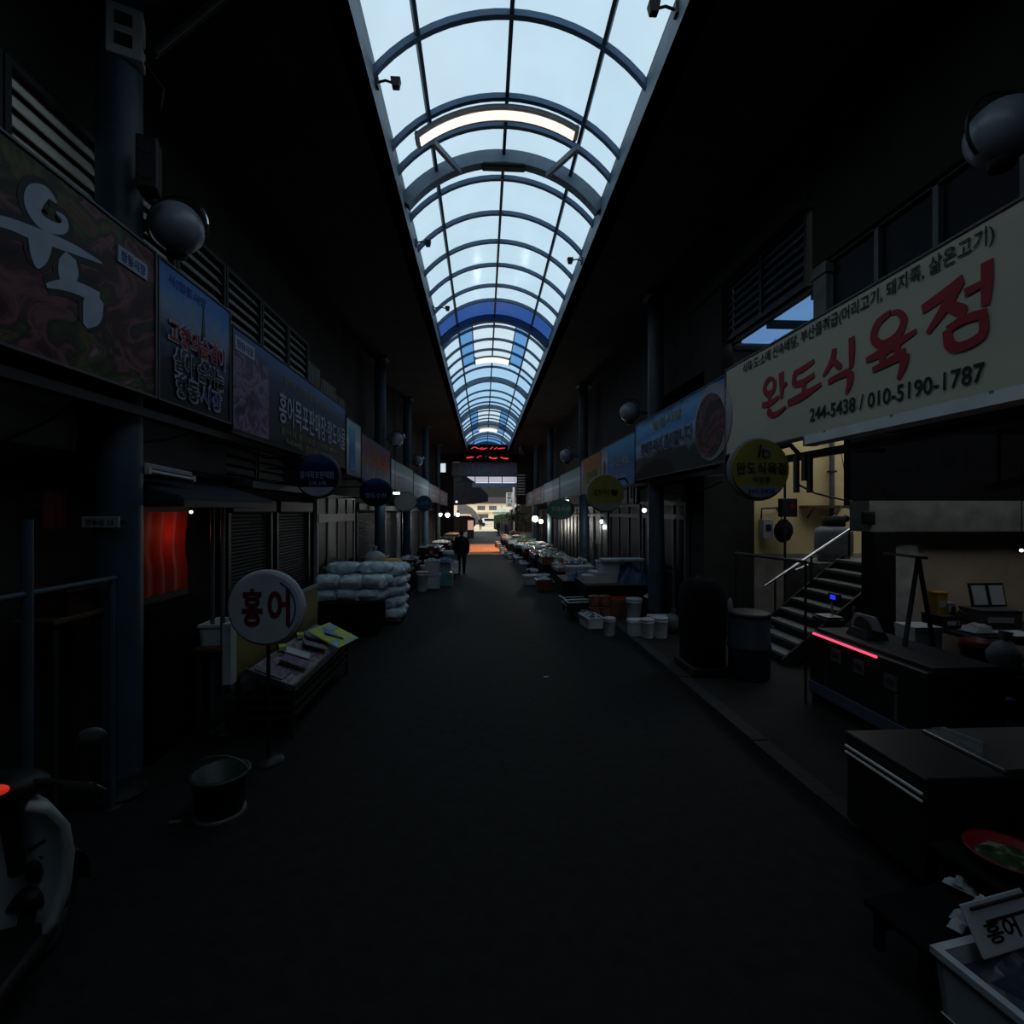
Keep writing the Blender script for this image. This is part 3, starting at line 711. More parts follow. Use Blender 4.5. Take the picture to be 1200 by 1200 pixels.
def bench(name, lbl, c, sx, sy, h, m, rz=0, cat='table', skirt=None, group=None):
    t = T(name, lbl, cat, c, rz, group)
    MB().box(-sx/2,sx/2,-sy/2,sy/2,h-.04,h).build('top', m, t, bev=.008)
    lg = MB().box(-.02,.02,-.02,.02,0,h-.04).mesh('leg', dark_grey)
    for a in (-1,1):
        for b in (-1,1): put(lg,'leg',(a*(sx/2-.05),b*(sy/2-.05),0),t)
    for q in (-1,1): MB().box(-sx/2+.06,sx/2-.06,q*(sy/2-.05)-.01,q*(sy/2-.05)+.01,min(.15,h*.4),min(.19,h*.55)).build('stretcher', dark_grey, t)
    if skirt: MB().box(-sx/2-.004,sx/2+.004,-sy/2-.012,-sy/2-.002,.06,h-.01).box(sx/2+.002,sx/2+.012,-sy/2,sy/2,.06,h-.01).box(-sx/2-.012,-sx/2-.002,-sy/2,sy/2,.06,h-.01).build('skirt', skirt, t)
    return t
bench('side_table', 'low dark table in the black corner behind the pipe frame', (-3.22,4.1,0), .30, .5, 1.62, woodm, 0)
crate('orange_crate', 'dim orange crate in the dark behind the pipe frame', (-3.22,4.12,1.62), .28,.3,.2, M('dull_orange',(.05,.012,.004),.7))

# roller shutters and what is above them
def shutter(lbl, y0, y1, zt):
    t, w = wallthing('roller_shutter', lbl, 'shutter', -3.42, y0, y1, 0, -1, 'roller shutters on the left')
    pts = []; n = int(zt/.05)
    vs = []; fs = []
    for i in range(n+1):
        z = i*.05
        for (dz,dy) in ((0,0),(.03,-.018),(.04,0)):
            vs += [(-w,dy,z+dz),(w,dy,z+dz)]
    m = len(vs)//2
    for i in range(m-1): fs.append((2*i,2*i+1,2*i+3,2*i+2))
    MB().add(vs,fs).build('curtain', dark_grey, t)
    MB().box(-w-.04,-w+.03,-.06,.02,0,zt+.05).build('side_rail', black, t); MB().box(w-.03,w+.04,-.06,.02,0,zt+.05).build('side_rail', black, t)
    MB().box(-w-.05,w+.05,-.12,.0,zt+.04,zt+.24).build('shutter_box', dark_grey, t, bev=.02)
    MB().box(-w,w,-.04,.0,.0,.06).build('bottom_bar', mid_grey, t)
shutter('closed roller shutter right of the greenish pole, nearer of two', 7.0, 8.35, 2.35)
shutter('closed roller shutter farther of two, before the white-framed shopfront', 8.6, 10.1, 2.35)
t, w = wallthing('vent_window', 'grey vent window of three wide blades under the navy banner, nearer of two', 'vent', -3.4, 6.85, 7.85, 2.86, -1, 'vent windows above the shutters')
frame_box(t, w, 0, .46, dark_grey, .03)
for k in range(3): MB().obox((0,.0,.1+.13*k),2*w-.08,.012,.10,(radians(-20),0,0)).build('slat', white_pl, t)
t2 = dup(t, (-3.4,8.42,2.86), LQ, 'grey vent window of three wide blades under the navy banner, farther of two')
t, w = wallthing('ledge', 'grey sheet metal ledge above the roller shutters', 'ledge', -3.49, 6.9, 10.2, 2.78)
MB().prismx([(0,.0),(-.45,-.03),(-.45,.03),(0,.10)],-w,w).build('sheet', mid_grey, t); MB().box(-w,w,-.47,-.44,-.06,.03).build('lip', mid_grey, t)
for x in (-w+.3,0,w-.3): MB().bar((x,-.02,-.05),(x,-.4,-.03),.03).build('strut', dark_grey, t)
# white framed shopfront
t, w = wallthing('shopfront', 'white-framed glass shopfront behind the white sacks', 'shopfront', -3.38, 10.55, 13.6, 0)
frame_box(t, w, 0, 2.78, lt_grey, .07, -.03, .04)
for x in (-w/2,0,w/2): MB().box(x-.025,x+.025,-.03,.04,.07,2.71).build('mullion', lt_grey, t)
MB().box(-w+.07,w-.07,-.04,.05,2.18,2.36).build('transom', mid_grey, t)
for k in range(4):
    x0 = -w+.07+(2*w-.14)/4*k
    MB().box(x0+.03,x0+(2*w-.14)/4-.03,.0,.01,2.36,2.71).build('pane', win_glass, t)
    MB().box(x0+.03,x0+(2*w-.14)/4-.03,.0,.01,.1,2.18).build('pane', win_glass if k != 1 else mid_grey, t)
for k,x in enumerate((-.12,.12)): MB().box(x-.012,x+.012,-.06,-.03,1.0,1.3).build('handle', chrome, t)

# round hanging signs
def round_sign(lbl, c, r, face, rows, side, band=None, ell=1., bracket=True, group='round signs hanging over the shops'):
    t = T('round_sign', lbl, 'sign', c, 0, group)
    n = 36; pts = [(r*cos(2*pi*i/n), r*ell*sin(2*pi*i/n)) for i in range(n)]
    MB().prism(pts,-.05,.05).build('body', face, t)
    MB().tube([(r*cos(2*pi*i/n),0,r*ell*sin(2*pi*i/n)) for i in range(n+1)],.03,8,False).build('rim', mid_grey, t)
    if band:
        h = -.55*r; a0 = asin(-.55); k = 14
        p2 = [(r*.97*cos(pi-a0+(2*a0+pi)*i/k), r*ell*.97*sin(pi-a0+(2*a0+pi)*i/k)) for i in range(k+1)]
        MB().prism(p2,-.056,-.05).build('lower_band', band, t)
    for s,x,z,w_,h_,m in rows: text(s,'lettering',m,t,x*r,z*r,w_*r,h_*r,-.062,.01)
    if bracket:
        for dz in (-.35,.35): MB().bar((side*r*.9,0,dz*r),(side*(r+.75),0,dz*r),.03).build('bracket', black, t)
    return t
round_sign('dark round sign with pale lettering hanging over the shutters on the left', at(373,558,Y=8.3), .33, navy, [('홍어목포판매장',0,.05,1.6,.36,ink_white),('도매 소매',0,-.35,.8,.2,ink_pale)], -1, ink_white)
round_sign('dark oval sign with four pale characters before the pale banners on the left', at(441,577,Y=12.4), .37, navy, [('항도수산',0,-.2,1.35,.34,ink_white)], -1, None, .85)
round_sign('pale greenish oval sign under the pale banners on the left', at(475,588,Y=17.5), .36, grey_slat, [('건어물',0,.05,1.2,.4,ink_pale)], -1, None, .85)
round_sign('small dark blue round sign under the pale banners on the left', at(497,590,Y=21), .3, blue_pl, [('생선',0,.05,1.1,.5,ink_pale)], -1)

# ---------------------------------------------------------------- skate stall with disc sign
t = T('fish_stall', 'street stall with an upright yellow green board, white end post and sloping fish tray', 'stall', (-2.3,6.6,0))
MB().box(-.24,-.20,-1.3,1.3,.70,1.28).build('back_board', ygm, t, bev=.01)
MB().box(-.26,-.18,-1.42,-1.30,.70,1.30).build('end_post', white_pl, t)
MB().box(-.25,-.19,-1.3,1.3,1.28,1.31).build('top_rail', lt_grey, t)
MB().add([(-.18,-1.1,.74),(.32,-1.1,.54),(.32,1.15,.54),(-.18,1.15,.74),(-.18,-1.1,.70),(.32,-1.1,.50),(.32,1.15,.50),(-.18,1.15,.70)],
         [(0,1,2,3),(7,6,5,4),(0,4,5,1),(1,5,6,2),(2,6,7,3),(3,7,4,0)]).build('tray', traym, t)
MB().bar((.33,-1.15,.56),(.33,1.2,.56),.03,.06).build('tray_edge', chrome, t); MB().bar((-.18,-1.11,.75),(.33,-1.11,.55),.02,.04).build('tray_edge', mid_grey, t)
for k,z in enumerate((.42,.32,.22)): MB().box(-.22,.30,-1.10,1.15,z,z+.03).build('slat', dark_grey, t)
for x in (-.2,.28):
    for y in (-1.05,1.1): MB().box(x-.02,x+.02,y-.02,y+.02,0,.5).build('leg', dark_grey, t)
for k in range(5):
    z = 0.645; y = -.9+.36*k
    MB().obox((.02+.1*(k%2),y,z+.03),.30,.26,.012,(0,radians(22),radians(8*k))).build('fish_slices', [traym,fish,white_pl][k%3], t)
for k in range(2): MB().obox((-.13,-.25+.6*k,.76),.08,.16,.05,(0,0,.4)).build('price_tag', ygc, t)
t = T('round_sign', 'white disc sign with two dark red characters standing at the stall board', 'sign', at(313,712,Y=5.0))
n = 40; r = .33
MB().prism([(r*cos(2*pi*i/n), r*sin(2*pi*i/n)) for i in range(n)],-.05,.05).build('disc', white_pl, t)
MB().tube([(r*cos(2*pi*i/n),0,r*sin(2*pi*i/n)) for i in range(n+1)],.035,8,False).build('rim', white_pl, t)
MB().tube([(r*.86*cos(a),-.052,r*.86*sin(a)) for a in [radians(-40+100*i/14) for i in range(15)]],.008,6).build('trim_line', ink_blue, t)
inkd = M('dark_red_ink',(.10,.006,.014),.6)
text('홍','lettering',inkd,t,-.115,.01,.19,.36,-.052,.035); text('어','lettering',inkd,t,.13,.01,.21,.36,-.052,.035)
MB().cyl((0,.03,-.33),(0,.03,-t.location.z+.02),.018).build('post', black, t); MB().lathe([(0,.04),(.14,.03),(.14,0)],18,(0,.03,-t.location.z)).build('foot', dark_grey, t)
c4 = [at(363,742,Z=.84),at(383,721,Z=.86)]
t = T('price_card', 'bright yellow green card with a blue fish picture lying on the fish tray', 'card', (-2.08,7.25,.66), radians(-14))
e = Euler((0,radians(30),0)).to_matrix()
MB().obox((0,0,.03),.5,.55,.015,(0,radians(24),0)).build('card', ygc, t)
MB().obox((.02,-.02,.04),.26,.14,.006,(0,radians(24),.6)).build('fish_picture', bluep, t); MB().obox((-.12,.12,.10),.12,.22,.006,(0,radians(24),0)).build('text_block', ink_white, t)
for dx,dy in ((.18,-.2),(-.18,-.2),(.18,.2),(-.18,.2)): pass
# styrofoam boxes behind
for k,(px,py,lbl) in enumerate(((246,712,'white foam box on a dark bench left of the disc sign'),)):
    c = at(px,py,Y=5.9)
    crate('foam_box', lbl, (c.x+.22,c.y,.95), .46,.4,.22, white_foam, 0, 'foam boxes on the left', cat='box')
bench('side_table', 'dark bench under the white foam box left of the disc sign', (c.x+.22,c.y,0), .5,.6,.95, woodm)
# tub and litter on the road
t = T('plastic_tub', 'dim greenish tub with a pale foot standing on the left roadside', 'tub', at(258,952,Z=0))
MB().lathe([(.0,.02),(.17,.02),(.20,.30),(.225,.31),(.225,.33),(.19,.33),(.16,.06),(0,.06)],20).build('body', M('dark_green_plastic',(.012,.03,.024),.45), t); MB().lathe([(.0,.04),(.19,.02),(.19,0)],20).build('foot_ring', mid_grey, t)
MB().tube([(.22*cos(a),0,.32+.22*sin(a)*.6) for a in [pi*i/10 for i in range(11)]],.006,6).build('handle', mid_grey, t)
def scrap(lbl, px, py, s, m=white_pl):
    vs = []; 
    for i in range(4):
        for j in range(3): vs.append((s*(i-1.5)*.5+RN.uniform(-.1,.1)*s, s*(j-1)*.35, .012+RN.uniform(0,.35)*s*.3))
    fs = [(i*3+j,i*3+3+j,i*3+4+j,i*3+1+j) for i in range(3) for j in range(2)]
    o = MB().add(vs,fs).build('paper_scrap', m); o.location = at(px,py,Z=0.0); tag(o, lbl, 'litter', 'paper scraps on the road')
scrap('pale paper scrap on the middle of the road', 640, 794, .05); scrap('flat pale scrap on the road left, beside the greenish tub', 205, 965, .06, mid_grey)
# small red indicator inside the left stall
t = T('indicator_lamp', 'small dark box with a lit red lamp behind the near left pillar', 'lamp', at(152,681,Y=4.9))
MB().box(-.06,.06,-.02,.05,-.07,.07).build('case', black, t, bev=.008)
MB().ball((0,-.025,-.012),.034,.02,.018).build('lamp', tail_red, t); MB().ball((-.015,-.02,.03),.014).build('glint_bead', mid_grey, t)  # grey bead imitates a pale glint above the red lamp
MB().bar((0,.03,.04),(-3.5-t.location.x,.03,.04),.03).build('wall_bracket', black, t)
# ---------------------------------------------------------------- scooter, bottom left
tail_red2 = EM('red_instrument_lamp', (1.,.04,.02), .36)
def scooter(lbl, loc, rz, body):
    t = T('scooter', lbl, 'scooter', loc, rz)
    def wheel(nm, x, r=.23):
        b = MB(); n = 24
        b.tube([(x+(r-.045)*cos(2*pi*i/n),0,r+(r-.045)*sin(2*pi*i/n)) for i in range(n+1)],.045,10,False); o = b.build(nm, rubber, t)
        MB().cyl((x,-.03,r),(x,.03,r),r-.08,n=20).build('rim', mid_grey, o)
    wheel('wheel',.62); wheel('wheel',-.58)
    # leg shield: a bent, tapering sheet with thickness, apex forward
    prof = [(.24,.13,.46),(.34,.19,.49),(.50,.235,.50),(.68,.26,.485),(.84,.25,.46),(.95,.20,.42),(1.0,.12,.39)]
    vs = []; fs = []; n = 10
    for (z,hw,xf) in prof:
        for j in range(n+1):
            u = -1+2*j/n; vs.append((xf-.16*u*u,u*hw,z))
    m = n+1
    for i in range(len(prof)-1):
        for j in range(n): fs.append((i*m+j,i*m+j+1,(i+1)*m+j+1,(i+1)*m+j))
    o = MB().add(vs,fs,True).build('leg_shield', body, t); sd = o.modifiers.new('sol','SOLIDIFY'); sd.thickness = .035
    for s_ in (-1,1):
        b = MB(); b.ball((.430,-.03+.115*(s_+1),.55),.022,.038 if s_ < 0 else .055,.06 if s_ < 0 else .09,12,8); p = b.build('vent', black, t)
    MB().bar((.428,.04,.735),(.430,.09,.728),.012,.010).bar((.428,.04,.715),(.430,.09,.708),.012,.010).build('emblem_bars', ink_black, t)
    MB().bar((.445,.0,.655),(.430,-.09,.71),.012,.014).build('trim_line', ink_black, t)
    MB().ball((.425,.055,.79),.012,.022,.014).build('badge', yellow_pl, t)
    # front fender and fork
    vs = []; fs = []; k = 12
    for i in range(k+1):
        a = radians(-5+150*i/k)
        for j in range(5):
            u = -1+.5*j; r = .275-.03*u*u; vs.append((.62+r*cos(a),u*.075,.23+r*sin(a)))
    for i in range(k):
        for j in range(4): fs.append((i*5+j,(i+1)*5+j,(i+1)*5+j+1,i*5+j+1))
    o = MB().add(vs,fs,True).build('fender', black, t); o.modifiers.new('sol','SOLIDIFY').thickness = .01
    for s_ in (-1,1): MB().cyl((.62,s_*.07,.23),(.46,s_*.06,.62),.022).build('fork', dark_grey, t)
    MB().frustum((.05,0,.22),.75,.30,.72,.32,.09).build('floorboard', black, t, bev=.03)
    MB().ball((-.42,0,.52),.42,.17,.24,16,10,0,.8).build('rear_body', body, t)
    MB().ball((-.38,0,.80),.40,.15,.085,16,8,0,.7).build('seat', black, t)
    MB().cyl((.36,0,.6),(.26,0,1.08),.035).build('steering_column', black, t)
    MB().ball((.30,0,1.06),.10,.17,.075,14,8).build('handlebar_cover', black, t)
    MB().tube([(.22,-.36,1.05),(.25,-.2,1.08),(.28,0,1.09),(.25,.2,1.08),(.22,.36,1.05)],.016,8).build('handlebar', black, t)
    for s_ in (-1,1):
        MB().cyl((.22,s_*.27,1.06),(.215,s_*.39,1.045),.023).build('grip', rubber, t)
        p = MB().tube([(.26,s_*.22,1.08),(.24,s_*.30,1.2),(.22,s_*.36,1.27)],.007,6).build('mirror', black, t)
        MB().ball((.22,s_*.38,1.30),.016,.06,.04).build('mirror_glass', mid_grey, p)
        MB().tube([(.26,s_*.24,1.05),(.30,s_*.34,1.03),(.27,s_*.42,1.0)],.006,6).build('brake_lever', chrome, t)
    MB().ball((.18,-.01,1.10),.03,.06,.026,12,8).build('indicator_lamp', tail_red2, t)
    MB().ball((-.82,0,.56),.03,.09,.045).build('tail_lamp', red_pl, t)
    MB().tube([(-.58,-.09,.23),(-.3,-.12,.3),(-.05,-.13,.26)],.03,8).build('exhaust', dark_grey, t)
    return t
scooter('white scooter with a red lamp parked at the bottom left corner', (-2.25,2.34,0), radians(102), scooter_w)

# ---------------------------------------------------------------- white sacks on a dark bench
def sackmesh(seed):
    r = random.Random(seed); b = MB(); n, m_ = 20, 12; vs = []; fs = []
    sg = lambda v,p: math.copysign(abs(v)**p, v)
    for i in range(m_+1):
        t_ = pi*i/m_-pi/2
        for j in range(n):
            a = 2*pi*j/n
            x = .36*sg(cos(t_),.55)*sg(cos(a),.5); y = .25*sg(cos(t_),.55)*sg(sin(a),.55); z = .135*sg(sin(t_),.8)
            k = 1+r.uniform(-.07,.07); pin = 1-.25*(abs(x)/.36)**6
            vs.append((x*k, y*k*(.88+.12*pin), z*k*pin + (.03*sin(9*x+seed)*cos(7*y+2*seed)+.014*sin(17*x-11*y+seed))*(.4+.6*cos(t_)**2)))
    for i in range(m_):
        for j in range(n): fs.append((i*n+j,i*n+(j+1)%n,(i+1)*n+(j+1)%n,(i+1)*n+j))
    b.add(vs,fs,True); return b.mesh('sack', sackm)
sm_ = [sackmesh(k) for k in range(4)]
seam = MB().box(-.012,.012,-.17,.17,-.02,.02).mesh('tied_seam', white_pl)
bench('bench', 'long dark bench with a black skirt under the white sacks', (-2.75,10.45,0), 1.35,.95,.66, woodm, 0, skirt=black_matte)
bench('bench', 'low dark pallet bench under the sacks stacked at the roadside', (-2.02,11.55,0), .5,1.1,.10, woodm, 0)
def sack(lbl, x, y, z, rz, k, sc=(1,1,1)):
    t = T('white_sack', lbl, 'sack', (x,y,z), rz, 'white sacks on the left')
    o = put(sm_[k%4],'bag',(0,0,0),t,0,sc=sc); o.name = 'bag'
    for s_ in (-1,1): put(seam,'tied_seam',(s_*.35*sc[0],0,0),t)
col_ = ['left end','left middle','right middle','right end']
for c_ in range(3):
    for l_ in range(2):
        sack('white sack in the %s layer on the dark bench, %s of the front row'%(('lower','upper')[l_],('left end','middle','right end')[c_]), -3.08+.46*c_+(.06 if l_ else 0), 10.28, .79+.25*l_, pi/2+RN.uniform(-.2,.2), c_+l_*3)
for c_ in range(2): sack('white sack lying %s on top of the bench pile'%(('left','right')[c_]), -2.80+.62*c_, 10.5, 1.28, RN.uniform(-.2,.2), c_+2, (1,1,.85))
sack('white sack tucked at the far left of the bench, slumping', -3.28, 9.92, .78, 1.2, 1, (.6,.6,.9))
for l_ in range(5):
    for q in range(2):
        sack('white sack in the %s layer of the roadside stack, %s end to the street'%(('lowest','second','third','fourth','top')[l_],('near','far')[q]), -2.06+RN.uniform(-.03,.03), 11.3+.5*q, .225+.225*l_, RN.uniform(-.08,.08)+(pi if l_%2 else 0), l_+q)

# ---------------------------------------------------------------- buckets, boxes and heaps
def bucket(lbl, x, y, z, r, h, m, group=None, lid=None, fill=None, name='bucket', handle=True):
    t = T(name, lbl, 'bucket', (x,y,z), RN.uniform(0,6), group)
    MB().lathe([(0,.01),(r*.84,0),(r*.86,.01),(r*.97,h*.82),(r*1.03,h*.84),(r*1.03,h*.89),(r*.99,h*.9),(r,h),(r*.95,h),(r*.82,.03),(0,.03)],20).build('body', m, t)
    if handle: MB().tube([(r*1.04*cos(a),r*.5*sin(a)-.0,h*.86-abs(sin(a))*r*.9) for a in [pi*i/10 for i in range(11)]],.004,5).build('handle', mid_grey, t)
    if lid: MB().lathe([(0,h+.022),(r*.9,h+.022),(r*1.06,h+.012),(r*1.06,h-.02),(r*1.02,h-.02)],20).build('lid', lid, t)
    if fill: MB().ball((0,0,h*.86),r*.9,r*.9,r*.35,10,6,.15).build('contents', fill, t)
    return t
def foam(lbl, x, y, z, sx, sy, h, rz=0, lid=False, fill=None, group=None, m=None, name='foam_box'):
    t = crate(name, lbl, (x,y,z), sx, sy, h, m or white_foam, rz, group, fill if not lid else None, 'box', True)
    if lid: MB().box(-sx/2-.006,sx/2+.006,-sy/2-.006,sy/2+.006,h+.004,h+.04).build('lid', m or white_foam, t, bev=.008)
    return t
# left middle ground: bins, boxes, sign card
def G(px,py,Z=0.): return at(px,py,Z=Z)
g = G(491,694); bucket('pale blue tall jar right of the white sacks, nearer of two', g.x+.06, g.y+.2, 0, .18,.58, white_pl, 'tall pale jars on the left', white_pl)
g = G(495,690); bucket('pale blue tall jar right of the white sacks, farther of two', g.x+.02, g.y+.75, 0, .18,.64, white_pl, 'tall pale jars on the left', white_pl)
g = G(506,690); foam('white carton with dark dots beside the tall jars', g.x, g.y+.2, 0, .5,.45,.42, .1, True); foam('white carton on top of the dotted carton by the tall jars', g.x, g.y+.2, .465, .48,.45,.40, .05, False, produce_c)
g = G(521,687); foam('greenish foam box under a blue cloth, beside the white paper sign', g.x, g.y+.2, 0, .5,.45,.40, -.05, True, None, None, teal_pl)
g = G(518,686); foam('white foam box with produce on the greenish box under the person', g.x, g.y+.25, .445, .5,.45,.26, .1, False, produce_b)
t = T('blue_cloth', 'crumpled blue cloth draped on the boxes beside the white paper sign', 'cloth', (g.x+.1,g.y+.1,.76))
heap(.6,.55,0,.14,blue_tarp,t,'cloth',8,3)
g = G(533,678)
t = T('paper_sign', 'small white paper sign on a stand at the roadside by the person', 'sign', (g.x,g.y,0))
MB().obox((0,0,.42),.26,.015,.46,(radians(-8),0,0)).build('board', white_bright, t); MB().box(-.10,.10,-.03,.1,0,.03).bar((0,.03,0),(0,.03,.4),.03).build('stand', dark_grey, t)
for k in range(3): MB().obox((0,-.012-.003,.52-.09*k),.19,.006,.03,(radians(-8),0,0)).build('text_line', ink_pale, t)
g = G(526,673); bucket('large pale round tub behind the paper sign, left of the person', g.x, g.y+.8, 0, .30,.85, white_pl, None, None, white_foam)
g = G(518,672)
t = T('red_bag', 'red and white shopping bag standing left of the pale round tub', 'bag', (g.x-.45,g.y+.3,.70))
MB().frustum((0,0,0),.22,.12,.26,.10,.34).build('bag', red_pl, t, bev=.02); MB().tube([(-.06,0,.34),(-.05,0,.44),(.05,0,.44),(.06,0,.34)],.008,6).build('handle', red_pl, t); MB().box(-.05,.05,-.066,-.058,.06,.16).build('label_patch', white_pl, t)
bench('bench', 'dark bench behind the greenish box, carrying the red bag', (g.x-.45,g.y+.35,0), .5,.6,.70, woodm)
# stall tables with heaps along the left, further back
lf = [(-2.5,13.2,.9,1.0,.75,yellow_pl,produce_b),(-2.98,14.35,.7,.9,1.05,orange_pl,produce_a),(-2.45,15.4,.66,1.3,.7,blue_pl,produce_b),(-2.5,17.4,.7,1.4,.72,woodm,produce_c),
      (-2.2,22.0,1.0,1.8,.8,woodm,produce_c),(-2.1,25.5,1.0,2.0,.8,woodm,produce_a),(-2.1,30,1.0,2.2,.8,woodm,produce_b),(-2.1,35,1.1,2.6,.8,woodm,produce_a)]
far_n = ['right behind the white sacks','under the flame banner, beside the wall','second from the white sacks','third from the white sacks','just past the person','second past the person','third past the person','last before the end of the arcade']
for k,(x,y,sx,sy,h,m,f) in enumerate(lf):
    bench('stall_table', 'left stall table %s'%far_n[k], (x,y,0), sx,sy,h, woodm, 0, 'table', black_matte)
    for q in range(3):
        crate('produce_tray', 'heaped tray on the left stall table %s, %s'%(far_n[k],('nearest','middle','farthest')[q]), (x+RN.uniform(-.04,.04), y-sy/2+sy*(q+.5)/3, h), sx*.85, sy*.29, .12, [m,white_pl,blue_pl][q], 0, 'heaped trays on the left', f, 'tray')
t = T('yellow_sack', 'yellow green bundle lying on crates behind the white sacks', 'bundle', (-2.35,13.0,1.12), .3); MB().ball((0,0,0),.32,.2,.12,14,8,.04,.8).build('bundle', yellow_pl, t); MB().tube([(0,-.2,0),(0,0,.125),(0,.2,0)],.012,6).build('tie', green_pl, t)
t = T('plastic_bag', 'knotted whitish plastic bag on the crates behind the white sacks', 'bag', (-2.75,13.1,1.22)); MB().ball((0,0,0),.27,.22,.2,14,9,.06).build('bag', white_pl, t); MB().cyl((0,0,.17),(0.02,0,.32),.03,.07,8).build('knot', white_pl, t)

# ---------------------------------------------------------------- person walking away
def person(lbl, loc, rz, h=1.65, top=None, legs=None, stride=.14, group=None, bag=None):
    t = T('person', lbl, 'person', loc, rz, group); k = h/1.7
    # body skeleton: vertex, radius(x,y), parent
    J = [((0,0,.93),(.15,.11),None),((0,.0,1.12),(.15,.11),0),((0,.01,1.32),(.19,.12),1),((0,.01,1.43),(.10,.08),2),((0,-.01,1.50),(.055,.055),3),((0,-.02,1.56),(.06,.07),4),
         ((.19,.01,1.38),(.075,.07),2),((.25,.03,1.12),(.062,.06),6),((.24,-.06,.88),(.045,.045),7),((.235,-.09,.80),(.035,.045),8),
         ((-.19,.01,1.38),(.075,.07),2),((-.25,.02,1.12),(.062,.06),10),((-.24,-.04,.88),(.045,.045),11),((-.235,-.06,.80),(.035,.045),12),
         ((.09,0,.84),(.105,.11),0),((.10,-stride*.4,.48),(.075,.078),14),((.10,stride*.2,.10),(.05,.055),15),((.11,stride*.2-.13,.045),(.045,.035),16),
         ((-.09,0,.84),(.105,.11),0),((-.10,stride*.3,.48),(.075,.078),18),((-.10,-stride*.35,.10),(.05,.055),19),((-.11,-stride*.35-.13,.045),(.045,.035),20)]
    me = bpy.data.meshes.new('body'); me.from_pydata([tuple(c*k for c in j[0]) for j in J],[(i,j[2]) for i,j in enumerate(J) if j[2] is not None],[])
    me.materials.append(legs or coat)
    o = bpy.data.objects.new('body', me); C.objects.link(o); o.parent = t
    sk_ = o.modifiers.new('skin','SKIN'); o.modifiers.new('sub','SUBSURF').render_levels = 2
    for v,j in zip(me.skin_vertices[0].data, J): v.radius = (j[1][0]*k,j[1][1]*k)
    me.skin_vertices[0].data[0].use_root = True
    # coat over torso, head with hair
    MB().lathe([(.195*k,.74*k),(.205*k,.9*k),(.20*k,1.1*k),(.235*k,1.3*k),(.21*k,1.40*k),(.09*k,1.47*k),(.07*k,1.50*k)],18,(0,.0,0)).build('coat', top or coat, t)
    for s_ in (-1,1):
        MB().tube([(s_*.17*k,.01,1.40*k),(s_*.245*k,.03,1.14*k),(s_*.24*k,-.045,.88*k)],[.085*k,.075*k,.062*k],12).build('sleeve', top or coat, t)
        b = MB()
        b.ball((s_*.237*k,-.075,.81*k),.02*k,.038*k,.045*k)
        for f in range(4): b.tube([(s_*.237*k,-.105+.02*f,.775*k),(s_*.232*k,-.107+.02*f,.745*k),(s_*.225*k,-.10+.02*f,.72*k+.004*f)],[.009*k,.008*k,.007*k],6)
        b.tube([(s_*.23*k,-.11,.81*k),(s_*.222*k,-.128,.785*k),(s_*.215*k,-.13,.765*k)],[.01*k,.009*k,.008*k],6)
        b.build('hand', skin, t)
        MB().ball((s_*.105*k,(stride*.2 if s_>0 else -stride*.35)-.06,.04*k),.055*k,.13*k,.05*k,12,8,0,.8).build('shoe', black, t)
    b = MB(); b.ball((0,-.02*k,1.60*k),.078*k,.096*k,.115*k,18,12); b.ball((0,-.118*k,1.59*k),.014*k,.022*k,.022*k)
    for s_ in (-1,1): b.ball((s_*.08*k,-.01*k,1.60*k),.012*k,.022*k,.03*k)
    hd = b.build('head', skin, t)
    for s_ in (-1,1): MB().ball((s_*.03*k,-.105*k,1.615*k),.012*k,.008*k,.007*k).build('eye', ink_black, hd)
    MB().ball((0,-.107*k,1.545*k),.022*k,.008*k,.006*k).build('mouth', red_pl, hd)
    MB().ball((0,.008*k,1.625*k),.088*k,.098*k,.108*k,18,12,.02).build('hair', hairm, t)
    if bag: MB().frustum((.28*k,-.08,.45*k),.12,.26,.15,.3,.3).build('bag', bag, t, bev=.02)
    return t
g = G(541,673); person('person in a dark coat seen from behind, standing left on the road', (g.x,g.y,0), pi+.15, 1.68)
